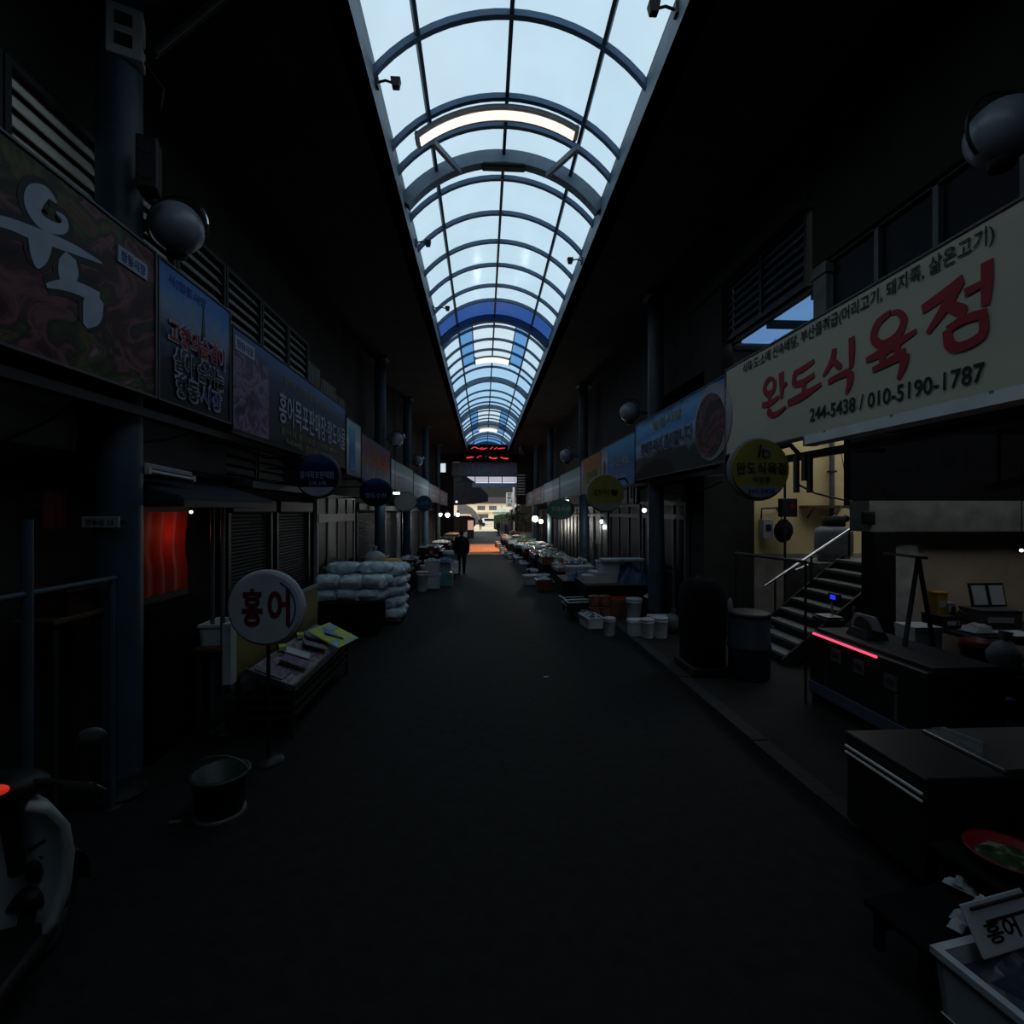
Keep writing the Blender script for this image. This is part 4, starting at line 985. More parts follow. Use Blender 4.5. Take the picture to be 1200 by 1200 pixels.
# ================================================================== RIGHT SIDE
XR = 3.4
Y1, Y0 = 7.0, 1.0
t, w = wallthing('shop_sign', 'big cream butcher shop sign with large red brush characters and a phone number', 'sign', XR, Y0, Y1, 3.21, 1)
MB().box(-w,w,0,.12,0,1.17).build('panel', sign_white, t)
frame_box(t, w+.01, -.02, 1.185, mid_grey, .018, -.012, .13)
RX = lambda Y: (Y0+Y1)/2 - Y     # local x of a world Y on the right wall
GL = {
 '완': [[(-.10,.44,.07),(-.26,.40,.10),(-.34,.24,.11),(-.22,.10,.11),(-.04,.14,.10),(.0,.30,.09),(-.09,.43,.06)],[(-.16,.06,.09),(-.17,-.10,.08)],[(-.42,-.10,.10),(-.15,-.13,.10),(.14,-.05,.06)],
       [(.22,.46,.13),(.24,.1,.11),(.22,-.12,.07)],[(.24,.14,.09),(.40,.17,.05)],[(-.16,-.24,.10),(-.17,-.36,.10),(.05,-.42,.09),(.36,-.33,.05)]],
 '도': [[(-.28,.34,.08),(.0,.36,.10),(.30,.42,.07)],[(-.24,.33,.11),(-.26,.10,.11),(.0,.06,.10),(.30,.12,.08)],[(.02,.06,.10),(.02,-.22,.10)],[(-.46,-.30,.11),(-.05,-.26,.13),(.48,-.14,.06)]],
 '식': [[(-.14,.44,.10),(-.20,.22,.12),(-.44,-.02,.05)],[(-.17,.20,.10),(-.02,.06,.11),(.04,.02,.05)],[(.28,.50,.12),(.29,.2,.12),(.27,-.06,.08)],[(-.30,-.17,.09),(.0,-.13,.10),(.26,-.12,.13)],[(.25,-.14,.14),(.24,-.32,.12),(.16,-.52,.05)]],
 '육': [[(.02,.50,.08),(-.24,.42,.12),(-.32,.22,.13),(-.14,.06,.13),(.14,.10,.13),(.26,.28,.11),(.16,.44,.08),(.0,.48,.05)],[(-.48,-.08,.08),(-.05,-.04,.13),(.48,.06,.06)],[(-.12,-.06,.12),(-.16,-.20,.10)],[(.14,-.03,.12),(.14,-.16,.10)],
       [(-.34,-.27,.08),(.0,-.23,.11),(.30,-.19,.14)],[(.28,-.21,.15),(.25,-.38,.12),(.16,-.54,.05)]],
 '점': [[(-.48,.26,.12),(-.2,.32,.13),(.12,.42,.12)],[(.06,.40,.15),(-.12,.16,.14),(-.40,-.12,.06)],[(-.08,.14,.12),(.10,.0,.14),(.16,-.04,.06)],[(.42,.50,.13),(.42,.2,.13),(.40,-.06,.09)],[(.14,.22,.10),(.40,.24,.08)],
       [(-.10,-.18,.11),(-.06,-.40,.13),(.10,-.48,.11),(.36,-.42,.11),(.38,-.18,.10)],[(-.10,-.18,.09),(.14,-.13,.10),(.42,-.16,.10)]]}
for k,(ch,y,zc,sw,sh) in enumerate((('완',5.80,.545,.62,.52),('도',5.26,.545,.60,.47),('식',4.70,.555,.55,.50),('육',4.10,.58,.55,.56),('점',3.51,.62,.57,.53))):
    b = MB()
    for q,st in enumerate(GL[ch]): b.stroke([(RX(y)+x*sw,zc+z*sh,h*sw*1.12) for x,z,h in st], -.008-.0007*q)
    b.build('lettering', ink_red, t)
text('식육·도·소매 신속배달, 부산물취급(머리고기, 돼지족, 삶은고기)','small_lettering',ink_black,t,(RX(6.52)+RX(3.22))/2,1.045,3.3,.155,-.008,.006)
text('244-5438 / 010-5190-1787','phone_lettering',ink_black,t,(RX(5.16)+RX(3.28))/2,.165,1.86,.135,-.008,.008)
for q in t.children:
    if q.name.startswith('phone_lettering'): q.rotation_euler = (0,.028,0)
# R2 sky banner with meat picture
t, w = wallthing('banner_sign', 'blue sky banner with dark trees, outlined lettering and an oval meat picture', 'banner', XR, 7.02, 11.3, 3.12, 1)
MB().box(-w,w,0,.06,0,1.2).build('panel', sky2, t); frame_box(t, w, -.02, 1.215, mid_grey, .018, -.012, .07)
n = 30
MB().prism([(w-.42+.62*cos(2*pi*i/n), .62+.57*sin(2*pi*i/n)) for i in range(n)],-.010,0).build('picture_rim', palep2, t)
MB().prism([(w-.50+.50*cos(2*pi*i/n), .58+.48*sin(2*pi*i/n)) for i in range(n)],-.016,-.009).build('meat_picture', meat, t)
text('항동시장','small_lettering',ink_yellow,t,-.2,.99,1.5,.19,-.006,.02)
outlined('찾아주셔서 감사합니다',-.35,.60,2.7,.26,ink_black,ink_pale,t,-.008,.0)
t, w = wallthing('banner_sign', 'plain blue banner with faint lettering and a white strip at its far end', 'banner', XR, 11.33, 14.6, 3.06, 1)
MB().box(-w,w,0,.06,0,1.14).build('panel', bluep, t); frame_box(t, w, -.02, 1.155, mid_grey, .018, -.012, .07)
MB().box(-w+.02,-w+.75,-.008,0,.02,1.1).build('white_strip', palep2, t); MB().ball((-w+.42,-.01,.55),.12,.004,.22,10,8).build('fish_picture', ink_black, t)
text('어서오세요','lettering',ink_pale,t,.35,.62,1.7,.3,-.006,.01); text('항동','small_lettering',ink_pale,t,.3,.2,1.5,.15,-.006)
t, w = wallthing('banner_sign', 'yellow and orange banner on the right between the blue and the pale banner', 'banner', XR, 14.65, 17.6, 3.02, 1)
MB().box(-w,w,0,.06,0,1.14).build('panel', yellowp, t); frame_box(t, w, -.02, 1.155, mid_grey, .018, -.012, .07)
text('건어물','lettering',ink_black,t,.2,.5,1.6,.36,-.006,.01); MB().box(-w+.02,-w+.35,-.008,0,.02,1.1).build('white_strip', palep2, t)
yy = 17.7
plr = ['pale green grey banner right after the yellow banner','pale grey banner second after the yellow banner','pale grey banner third after the yellow banner','small pale banner farthest down the right side']
for k,L_ in enumerate([5.0,6.0,6.0,6.5]):
    t, w = wallthing('banner_sign', plr[k], 'banner', XR, yy, yy+L_-.08, 3.0-.05*k, 1, 'pale banners of the far right shops')
    MB().box(-w,w,0,.06,0,1.0).build('panel', palep if k < 2 else palep2, t); frame_box(t, w, -.02, 1.02, dark_grey, .02, -.012, .07)
    [MB().bar((q,.06,.5),(q,.66,.5),.04).build('bracket', dark_grey, t) for q in (-w+.4,w-.4)]; MB().box(-w*.3,w*.4,-.008,0,.1,.45).build('picture', palep2 if k < 2 else palep, t); yy += L_
t, w = wallthing('sign_beam', 'dark steel beam carrying the row of right signs', 'beam', XR+.17, 1.0, 17.6, 3.02, 1)
MB().box(-w,w,0,.06,-.03,.05).build('beam', dark_grey, t)
for k in range(10): MB().bar((-w+.4+1.75*k,.04,.0),(-w+.4+1.75*k,.47,.0),.04).build('bracket', dark_grey, t)
t, w = wallthing('rain_gutter', 'long pale metal gutter under the big butcher sign', 'gutter', 3.30, 1.2, 5.0, 3.065, 1)
MB().prismx([(-.07,.105),(-.07,.015),(-.045,0),(.045,0),(.07,.015),(.07,.105),(.055,.105),(.055,.02),(-.055,.02),(-.055,.105)],-w,w).build('trough', white_bright, t)
for s_ in (-1,1): MB().box(s_*w-.012,s_*w+.012,-.07,.07,0,.105).build('end_cap', lt_grey, t)
for k in range(5): MB().box(-w+.3+.8*k,-w+.33+.8*k,-.072,.072,.09,.108).build('strap', lt_grey, t)

# upstairs windows over the butcher sign
t, w = wallthing('strip_window', 'dark strip window with pale mullions above the big butcher sign', 'window', 4.12, 0.8, 5.85, 4.3, 1)
MB().box(-w,w,.02,.05,0,1.1).build('pane', win_glass, t)
for y in (1.2,2.1,2.75,3.66,4.42,5.12): MB().box((.8+5.85)/2-y-.03,(.8+5.85)/2-y+.03,-.03,.05,0,1.1).build('mullion', mid_grey, t)
MB().box(-w,w,-.03,.06,1.06,1.12).build('top_rail', dark_grey, t); MB().box(-w,w,-.05,.08,-.05,.03).build('sill', mid_grey, t)
MB().box(-w,w,.0,.3,-.9,-.05).build('spandrel', dark_grey, t)
t = T('pilaster', 'grey plastered pilaster between the strip window and the blue canopy', 'pilaster', (4.22,5.98,3.3))
MB().box(-.16,.16,-.12,.12,0,2.1).build('shaft', concrete, t, bev=.01); MB().box(-.18,.18,-.14,.14,1.95,2.05).build('band', concrete, t)
# alley canopy (blue sheets) and louvre screen above it
t = T('alley_canopy', 'canopy of two translucent blue sheets on dark rafters over the side alley', 'canopy', (6.3,7.3,5.2))
for (a,b_) in ((6.33,7.28),(7.36,8.3)):
    o = MB().box(-2.1,2.2,a-7.3,b_-7.3,0,.015).build('sheet', canopy_blue, t)
for y in (6.29,7.32,8.36): MB().box(-2.12,2.2,y-7.3-.035,y-7.3+.035,-.09,.02).build('rafter', dark_grey, t)
MB().box(-2.1,2.2,1.06,1.1,-.42,-.08).build('end_board', woodm, t); MB().box(-2.14,-2.08,-1.05,1.1,.0,.08).build('edge_beam', dark_grey, t); MB().cyl((-1.6,.72,.0),(-1.6,.72,-1.6),.006,n=6).build('hanging_wire', black, t)
t, w = wallthing('louvre_panel', 'dark bluish louvre screen over the blue alley canopy on the right', 'louvre', 4.16, 6.3, 8.5, 5.28, 1)
frame_box(t, w, 0, .98, black, .06, -.05, .05); MB().box(-.03,.03,-.05,.05,.06,.92).build('mullion', black, t)
for k in range(7): MB().obox((0,0,.10+.127*k),2*w-.12,.012,.12,(radians(-32),0,0)).build('slat', blue_slat, t)
MB().box(-w+.06,w-.06,.07,.09,.05,.95).build('backing', black, t)
# ---------------------------------------------------------------- alley: yellow wall, stairs, tank
slab('wall_alley', cream_wall, 4.9,10.4, 11.3,11.45, 1.45,4.6)
slab('wall_alley', grey_wall, 4.4,10.4, 11.3,11.45, 0,1.45)
slab('wall_alley', wallm, 4.05,5.0, 9.2,11.3, 0,5.0)
slab('wall_alley', cream_wall, 10.4,10.6, 9.7,11.45, 0,4.6)
slab('wall_alley', grey_wall, 8.8,9.0, 7.4,9.75, 0,4.0)
slab('wall_alley', grey_wall, 8.8,10.6, 9.6,9.75, 0,4.0)
p0 = at(975,528,Y=11.2)
t = T('drain_pipe', 'grey drain pipe running down the yellow alley wall', 'pipe', (p0.x,11.2,1.7))
MB().cyl((0,0,0),(0,0,2.4),.055).build('pipe', mid_grey, t)
for z in (.5,1.6): MB().box(-.08,.08,-.06,.06,z,z+.04).build('clamp', dark_grey, t)
o = MB().tube([at(985,525,Y=11.25),at(990,555,Y=11.25),at(1000,575,Y=11.25),at(1010,590,Y=11.25)],.008,6).build('cable', black); tag(o,'thin cable curving down the yellow alley wall','cable')
o = MB().tube([at(934,567,Y=8.4),at(955,578,Y=8.3),at(985,585,Y=8.0),at(1000,588,Y=7.5)],.018,6).build('cable', black); tag(o,'thick black cable sagging across the alley to the concrete lintel','cable')
p0 = at(965,594,Y=11.15)
t = T('wall_shelf', 'dark wooden shelf on the yellow alley wall above the gas tank', 'shelf', (p0.x,11.12,p0.z))
MB().box(-.48,.48,-.16,.17,-.03,.03).build('board', woodm, t)
for s_ in (-.3,.3): MB().bar((s_,.15,-.25),(s_,-.1,-.03),.03).build('bracket', black, t)
slab('floor_landing', concrete, 5.85,8.8, 8.66,9.6, 0,1.5)
p0 = at(979,656,Y=9.0)
t = T('gas_tank', 'grey gas tank with dark valves on the alley landing', 'tank', (p0.x,9.05,1.5))
MB().lathe([(.24,0),(.26,.02),(.26,.06),(.24,.08),(.30,.12),(.31,.18),(.31,.52),(.28,.60),(.18,.64),(0,.65)],24).build('body', lt_grey, t)
MB().lathe([(.17,.62),(.19,.66),(.19,.82),(.17,.82),(.17,.64)],20).build('collar', dark_grey, t)
for x in (-.05,.16): MB().ball((x,-.1,.78),.06,.06,.07).build('valve', black, t)
MB().tube([(-.05,-.1,.82),(.1,-.1,1.0),(.3,-.1,.95),(.36,-.05,.6)],.014,6).build('hose', black, t)
# stairs up to the right
t = T('staircase', 'grey concrete side stairs climbing right, seen under the bright handrail', 'staircase', (4.5,7.99,.1))
nst = 9
for k in range(nst):
    MB().box(.2*k,.2*k+.235,-.58,.58,.165*k+.115,.165*(k+1)).build('tread', concrete, t, bev=.008)
    MB().box(.2*k+.02,.2*k+.05,-.57,.57,.165*k-.02,.165*k+.12).build('riser', black, t)
for s_ in (-1,1): MB().bar((0,s_*.6,.03),(.2*nst,s_*.6,.165*nst-.02),.04,.2).build('stringer', dark_grey, t)
a_, b_ = at(895,687,Y=8.55), at(1006,614,Y=8.55)
t = T('handrail', 'bright metal handrail rising right along the side stairs', 'handrail', (a_.x,a_.y,.1))
MB().cyl(a_,b_,.024,n=10).build('rail', chrome, t, world=True)
a2, b2 = at(932,667,Y=8.55), at(947,661,Y=8.55); MB().cyl(a2-Vector((0,0,.02)),b2-Vector((0,0,.02)),.02).build('lower_rail', chrome, t, world=True)
for f in (.12,.5,.9):
    q = a_+(b_-a_)*f; zb = max(.1,.1+.165*max(0,(q.x-4.5)/.2)); MB().cyl((q.x,q.y,min(zb,q.z-.3)),q,.018).build('post', dark_grey, t, world=True)
# meter, boxes on the alley pillar
p0 = at(900,617,Y=11.1)
t = T('electric_meter', 'small pale meter box with a dark window by the yellow disc sign', 'meter', (p0.x,11.2,p0.z))
MB().box(-.12,.12,-.12,.08,-.28,.16).build('case', lt_grey, t, bev=.012); MB().box(-.06,.06,-.13,-.118,-.1,.05).build('window', black, t); MB().tube([(-.1,0,.16),(-.1,-.02,.4),(.3,-.02,.42)],.02,6).build('conduit', black, t)
t = T('dark_bag', 'black bundle hung beside the pale meter box', 'bag', at(918,622,Y=11.05)); MB().ball((0,0,0),.2,.15,.26,12,9,.08).build('bundle', black_matte, t); MB().cyl((0,0,.2),(0,.24,.5),.02).build('strap', black, t)
p0 = at(923,595,Y=8.6)
t = T('switch_box', 'small dark switch box with a red mark on a pole in the alley mouth', 'box', p0)
MB().box(-.14,.14,-.06,.06,-.16,.16).build('case', black, t, bev=.01); MB().box(.02,.09,-.068,-.058,-.02,.07).build('red_mark', red_pl, t); MB().cyl((0,.08,.9),(0,.08,-2.4),.02).build('pole', dark_grey, t)
# yellow disc sign with bracket
def segsign(lbl, c, r, rows, side, logo=False):
    t = T('round_sign', lbl, 'sign', c, 0, 'round signs hanging over the shops'); n = 40
    MB().prism([(r*cos(2*pi*i/n), r*sin(2*pi*i/n)) for i in range(n)],-.06,.06).build('body', yellow_dull, t)
    MB().tube([(r*cos(2*pi*i/n),0,r*sin(2*pi*i/n)) for i in range(n+1)],.03,8,False).build('rim', lt_grey, t)
    a0 = asin(-.60); k = 16
    MB().prism([(r*.97*cos(pi-a0+(2*a0+pi)*i/k), r*.97*sin(pi-a0+(2*a0+pi)*i/k)) for i in range(k+1)],-.066,-.06).build('lower_band', lt_grey, t)
    for s,x,z,w_,h_,m in rows: text(s,'lettering',m,t,x*r,z*r,w_*r,h_*r,-.07,.012)
    if logo:
        b = MB(); b.stroke([(-.10*r,.38*r,.07*r),(-.04*r,.62*r,.07*r),(.0,.82*r,.05*r)],-.07); b.stroke([(.06*r,.42*r,.06*r),(.09*r,.68*r,.06*r)],-.071); b.stroke([(-.08*r,.56*r,.05*r),(.10*r,.60*r,.05*r)],-.072)
        b.build('logo', ink_black, t)
        b = MB(); b.stroke([(.10*r,.40*r,.05*r),(.26*r,.44*r,.06*r),(.30*r,.54*r,.06*r),(.22*r,.62*r,.05*r),(.08*r,.62*r,.04*r)],-.073); b.build('logo', ink_blue, t)
    for dx in (.0,.18,.3): MB().box(r+.10+dx*.5,r+.135+dx*.5,-.03,.03,-.25 if dx != .18 else -.12,.16).build('bracket_bar', black, t)
    MB().tube([(r*.72,0,r*.75),(r+.05,0,r*.85),(r+.14,0,r*.55)],.025,8).build('bracket_arm', black, t)
    return t
yellow_dull = M('yellow_sign', (.23,.19,.035), .55, var=.15)
segsign('yellow round sign with black shop name under the big butcher sign', at(888,550,Y=5.35), .312, [('완도식육점',0,.02,1.75,.40,ink_black),('직판점',0,-.36,.6,.17,ink_black),('244-5438',0,-.76,.95,.17,ink_blue)], 1, True)
segsign('small yellow round sign hanging under the yellow banner on the right', at(709,578,Y=11.9), .42, [('건어물',0,.05,1.4,.36,ink_black)], 1)
round_sign('green round sign with pale lettering far down the right side', at(657,597,Y=19), .5, green_pl, [('항동수산',0,.05,1.4,.36,ink_white)], 1, None, .7)

# ---------------------------------------------------------------- butcher shop front, near right
slab('wall_shop', beige_wall, 5.9,8.8, 7.2,7.35, 0,2.15)
slab('wall_shop', M('pale_concrete',(.42,.42,.41),.85,var=.2), 5.9,6.32, 7.12,7.2, 0,2.12)
slab('trim_5', concrete, 5.45,8.8, 6.95,7.34, 2.12,2.56)          # lintel
slab('wall_shop', black_matte, 5.66,8.8, 7.6,7.75, 2.5,5.2)  # black slab paints in the shade of the recess above the lintel
slab('wall_shop', wallm, 8.8,9.0, -8,9.75, 0,5.3)
slab('ceiling_shop', wallm, 4.1,9.0, -8,5.75, 3.32,3.44)
slab('wall_shop', black, 5.45,5.62, 6.85,7.1, 0.1,2.12)
t = T('wall_post', 'dark steel post at the left end of the concrete lintel', 'post', (5.74,7.0,.1)); MB().box(-.08,.08,-.08,.08,0,2.02).build('shaft', black, t); MB().box(-.12,.12,-.12,.12,0,.03).build('base_plate', dark_grey, t)
t = T('round_vent', 'small dark square vent on the left end of the concrete lintel', 'vent', at(1017,607,Y=6.93)); MB().box(-.09,.09,-.03,.02,-.09,.09).build('case', black, t, bev=.01)
for k in range(3): MB().box(-.07,.07,-.04,-.028,-.05+.045*k,-.035+.045*k).build('slat', dark_grey, t)
a_, b_ = at(1152,572,Y=4.45), at(1215,556,Y=4.2)
t = T('tube_lamp', 'unlit pale tube lamp fitting over the butcher counter at the right frame edge', 'lamp', a_); d_ = b_-a_
MB().bar((0,0,0),d_,.22,.05).build('housing', lt_grey, t, bev=.01); MB().cyl(Vector((0,-.06,-.05)),d_+Vector((0,-.06,-.05)),.017).build('tube', white_pl, t); MB().cyl(Vector((0,.06,-.05)),d_+Vector((0,.06,-.05)),.017).build('tube', white_pl, t)
MB().bar(d_*.3,d_*.3+Vector((0,0,.7)),.02).build('hanger', dark_grey, t)
t = T('hanging_bulb', 'tiny lit bulb at the right frame edge over the butcher counter', 'light bulb', at(1197,645,Y=5.6)); MB().ball((0,0,0),.02).build('bulb', lamp_dot, t); MB().cyl((0,0,.02),(0,0,.06),.014).build('socket', black, t); MB().tube([(0,0,.05),(0,0,1.0)],.005,6).build('cord', black, t)
# counter along the back wall, with clutter
ct = bench('work_table', 'dark cluttered work table against the beige shop wall', (7.2,6.55,.1), 2.1,.8,.72, dark_grey, 0, 'table')
def onback(px,py,Y): return at(px,py,Y=Y)
ZT = .82
def cbox(name, lbl, px, w_, h_, m, d=.2, Y=6.6, cat='box', z=ZT, lid=None):
    c = at(px,700,Y=Y); t = T(name, lbl, cat, (c.x,Y,z), RN.uniform(-.15,.15))
    MB().box(-w_/2,w_/2,-d/2,d/2,0,h_*.96).build('body', m, t, bev=.008); MB().box(-w_/2-.006,w_/2+.006,-d/2-.006,d/2+.006,h_*.9,h_).build('lid', lid or m, t, bev=.004)
    MB().box(-w_*.3,w_*.3,-d/2-.006,-d/2,h_*.3,h_*.6).build('label_patch', white_pl, t); return t
cbox('yellow_box','bright yellow box standing on the cluttered shop table',1099,.16,.30,yellow_pl,.15,6.75,z=ZT+.18)
cbox('small_carton','small pale carton beside the bright yellow box',1111,.10,.16,white_pl,.12,6.7,z=ZT+.18)
cbox('carton','brown carton under the yellow box on the shop table',1104,.34,.18,woodm,.3,6.7)
cbox('white_bin','large white bin left of the black easel frame in the shop',1076,.34,.62,white_bright,.3,5.9,'bin',.42)
cbox('stool','low dark stool box carrying the white bin',1076,.4,.32,woodm,.36,5.9,'stool',.1)
for k,(px,h_,r_,m) in enumerate(((1118,.30,.05,black),(1125,.24,.06,dark_grey),(1131,.20,.05,black))):
    c = at(px,700,Y=6.6); t = T('bottle', ('tall black bottle right of the small pale carton','grey jar with a lid between two black bottles','short black bottle left of the double picture frame')[k], 'bottle', (c.x,6.6,ZT))
    MB().lathe([(0,0),(r_,0),(r_,h_*.6),(r_*.45,h_*.78),(r_*.45,h_*.95),(0,h_*.95)],14).build('body', m, t); MB().cyl((0,0,h_*.93),(0,0,h_),r_*.5).build('cap', mid_grey, t); MB().lathe([(r_*1.02,h_*.2),(r_*1.02,h_*.45)],14).build('label_patch', mid_grey, t)
c = at(1165,722,Y=6.75)
t = T('picture_frame', 'black double frame with two pale sheets leaning on the beige shop wall', 'frame', (c.x,6.85,1.08))
w_ = .26
for k,x in enumerate((-.13,.13)):
    MB().obox((x,0,.15),.25,.025,.33,(radians(-12),0,0)).build('frame', black, t); MB().obox((x,-.014,.148),.20,.012,.27,(radians(-12),0,0)).build('sheet', white_pl, t)
MB().bar((0,.1,0),(0,.02,.2),.02).build('easel_leg', black, t)
cbox('cutting_block','grey block under the black double frame',1160,.55,.24,mid_grey,.35,6.75,'block')
t = T('paper_stack', 'pale crumpled paper lying below the double frame', 'paper', at(1147,735,Y=6.35)); heap(.35,.25,-.05,.1,white_pl,t,'paper',6,5)
c = at(1148,785,Y=5.9)
t = bucket('large red bucket on the shop floor in front of the work table', c.x,5.9,.42,.19,.42,red_pl); 
crate('crate','dark crate under the large red bucket',(c.x,5.9,.1),.5,.5,.31,dark_grey)
c = at(1172,775,Y=5.6)
t = T('plastic_bag', 'pale blue plastic bag slumped right of the large red bucket', 'bag', (c.x+.05,5.6,.72)); MB().ball((0,0,0),.17,.15,.2,14,9,.07).build('bag', white_pl, t); MB().cyl((0,0,.17),(.02,0,.3),.03,.07,8).build('knot', white_pl, t)
crate('crate','dark crate under the pale blue plastic bag',(c.x+.05,5.6,.1),.42,.42,.45,dark_grey)
t = T('tray_cloth', 'pale cloth on a blue tray in front of the red bucket', 'cloth', at(1140,812,Y=4.9)); heap(.42,.3,0,.08,white_pl,t,'cloth',7,8); MB().box(-.26,.26,-.2,.2,-.05,0).build('tray', blue_pl, t, bev=.01); MB().box(-.2,.2,-.15,.15,-.62,-.05).build('stand', dark_grey, t)
t = T('white_tray', 'bright pale tray on the shop table at the right frame edge', 'tray', at(1192,747,Y=6.2)); MB().frustum((0,0,0),.3,.24,.36,.3,.05).build('tray', white_bright, t); MB().box(-.19,.19,-.16,.16,.045,.055).build('rim', white_bright, t); MB().cyl((0,0,-.08),(0,0,0),.1).build('foot', mid_grey, t)
# black easel frame
P1, P2, P3 = at(1076,653,Y=5.3), at(1060,757,Y=5.1), at(1094,757,Y=5.5); P4 = at(1036,648,Y=6.2)
t = T('easel_frame', 'black A-shaped pipe frame standing before the beige shop wall', 'frame', (P1.x,5.3,.1))
MB().bar(P1,P2,.035).build('leg', black, t, world=True); MB().bar(P1,P3,.035).build('leg', black, t, world=True); MB().bar(P1+Vector((0,-.1,0)),P4,.03).build('top_bar', black, t, world=True)
ra, rb = at(862,648,X=3.86),at(944,658.5,X=3.86)
t = T('clothes_rail','long black horizontal rail on thin posts crossing before the stairs','rail',(3.86,(ra.y+rb.y)/2,.1)); MB().cyl(ra,rb,.02).build('rail', black, t, world=True)
for q in (ra,rb): MB().cyl((q.x,q.y,.1),q,.015).build('post', black, t, world=True)
# ---------------------------------------------------------------- display cooler with pink neon
t, w = wallthing('display_cooler', 'black display cooler with a glowing pink strip along its front edge', 'cooler', 3.95, 4.35, 6.0, .1, 1)
MB().box(-w,w,0,.75,.12,.86).build('body', black, t, bev=.015)
MB().box(-w+.02,w-.02,.08,.72,.86,.90).build('top_plate', dark_grey, t, bev=.008)
a_, b_ = at(953,742,X=3.93), at(1027,770,X=3.93)
MB().cyl(a_,b_,.013,n=10).build('neon_strip', neon_pink, t, world=True)
for k,x in enumerate((-.35,.0,.42)): MB().box(x-.075,x+.075,-.012,0,.62-.02*k,.76-.02*k).build('sticker', mid_grey, t); 
for k,s in enumerate(('한우','1등급','국산')): text(s,'sticker_lettering',ink_black,t,(-.35,.0,.42)[k],.69-.02*k,.10,.06,-.014)
MB().box(-w+.03,w-.03,-.03,-.005,.16,.28).build('kick_plate', blue_slat, t); MB().box(-w,w,.03,.7,0,.12).build('plinth', dark_grey, t)
for x in (-.5,.5): MB().box(x-.02,x+.02,-.02,.0,.3,.55).build('handle', chrome, t)
c = at(988,735,X=4.3)
t = T('meat_slicer', 'meat slicer with a pale guard plate on the display cooler', 'slicer', (4.3,5.52,1.0), RQ)
MB().frustum((0,0,0),.34,.26,.26,.2,.10).build('base', dark_grey, t, bev=.01); MB().prism([(-.22,.10),(.22,.10),(.12,.24),(-.16,.24)],-.02,.02).build('guard', lt_grey, t); MB().cyl((0,-.05,.12),(0,-.07,.12),.11,n=22).build('blade', dark_grey, t); MB().cyl((-.2,0,.1),(-.2,0,.3),.015).build('post', mid_grey, t)
c = at(971,700,X=4.35)
t = T('price_scale', 'scale with a small lit blue display on a thin post over the cooler', 'scale', (c.x,c.y,1.0), RQ)
hz = c.z-1.0
MB().box(-.15,.15,-.12,.12,0,.07).build('base', dark_grey, t, bev=.01); MB().box(-.13,.13,-.1,.1,.08,.095).build('pan', steel, t); MB().cyl((-.06,.09,.05),(-.06,.09,hz+.02),.012).build('post', lt_grey, t); MB().box(-.10,.10,.06,.1,hz-.05,hz+.05).build('display_case', black, t, bev=.006); MB().box(-.042,.042,.05,.062,hz-.025,hz+.03).build('display', led_blue, t)
# chest freezer with bright trims in the near right
a_, b_ = at(998,872,Z=.70), at(1096,943,Z=.70)
xf = (a_.x+b_.x)/2
t, w = wallthing('chest_freezer', 'long black chest freezer with two bright metal trims and a steel top', 'freezer', xf, 2.93, a_.y, .1, 1)
MB().box(-w,w,0,1.3,.06,.58).build('body', black, t, bev=.01)
MB().box(-w-.01,w+.01,-.012,1.32,.645,.70).build('top_plate', black, t, bev=.012); MB().box(-w+.06,w-.02,.52,1.3,.70,.725).build('steel_lid', steel, t, bev=.008)
MB().box(-w,w,.01,1.0,.58,.645).build('gasket', black, t)
MB().box(-w,w-.02,-.018,-.004,.590,.602).build('trim', white_bright, t); MB().box(-w,w-.02,-.018,-.004,.546,.557).build('trim', white_bright, t)
MB().box(-w+.05,w-.05,.05,.95,0,.06).build('plinth', dark_grey, t)
MB().prism([(-.3,.725),(.1,.725),(.1,.79),(-.2,.77)],.60,.62).build('glass_guard', alum, t)
# things at the bottom right corner
t = foam('white foam box of dark fish in the bottom right corner', 2.42,1.98,.1,.62,.62,.30,radians(10),False,None)
heap(.54,.54,.24,.05,M('dark_fish',(.03,.035,.05),.35,var=.6,scale=7),t,'contents',8,2)
t = T('price_sign', 'white price board with dark characters leaning in the bottom right corner', 'sign', (2.40,2.24,.50), radians(12))
e_ = (radians(-30),0,0)
MB().obox((0,0,0),.40,.012,.20,e_).build('board', white_pl, t, bev=.006); MB().bar((-.17,.02,.08),(.17,.02,.08),.01,.012).build('top_line', ink_black, t); MB().obox((0,-.03,.055),.3,.004,.012,e_).build('rule_line', ink_black, t)
tx = text('홍어','lettering',ink_black,t,-.03,.0,.2,.08,0.,.02); tx.rotation_euler = e_; tx.location = (0,-.016,-.015)
MB().bar((0,.02,-.05),(0,.06,-.4),.02).build('stake', dark_grey, t)
bench('low_bench', 'low dark bench carrying red basins at the right edge', (2.98,2.60,.1), .8,.5,.40, black_matte, radians(6))
def basin(lbl, c, r, m, fill, cat='basin', group=None):
    t = T('basin', lbl, cat, c, 0, group)
    MB().lathe([(0,0),(r*.7,0),(r*.95,r*.42),(r*1.06,r*.46),(r*1.06,r*.5),(r*.93,r*.47),(r*.66,.03),(0,.03)],24).build('body', m, t)
    MB().ball((0,0,r*.25),r*.78,r*.78,r*.18,14,8,.1).build('contents', fill, t); return t
basin('red basin on the low bench at the right edge, left of two',(2.80,2.58,.50),.18,red_pl,produce_b,group='red basins at the right edge'); basin('red basin on the low bench at the right edge, right of two',(3.17,2.60,.50),.16,red_pl,produce_c,group='red basins at the right edge')
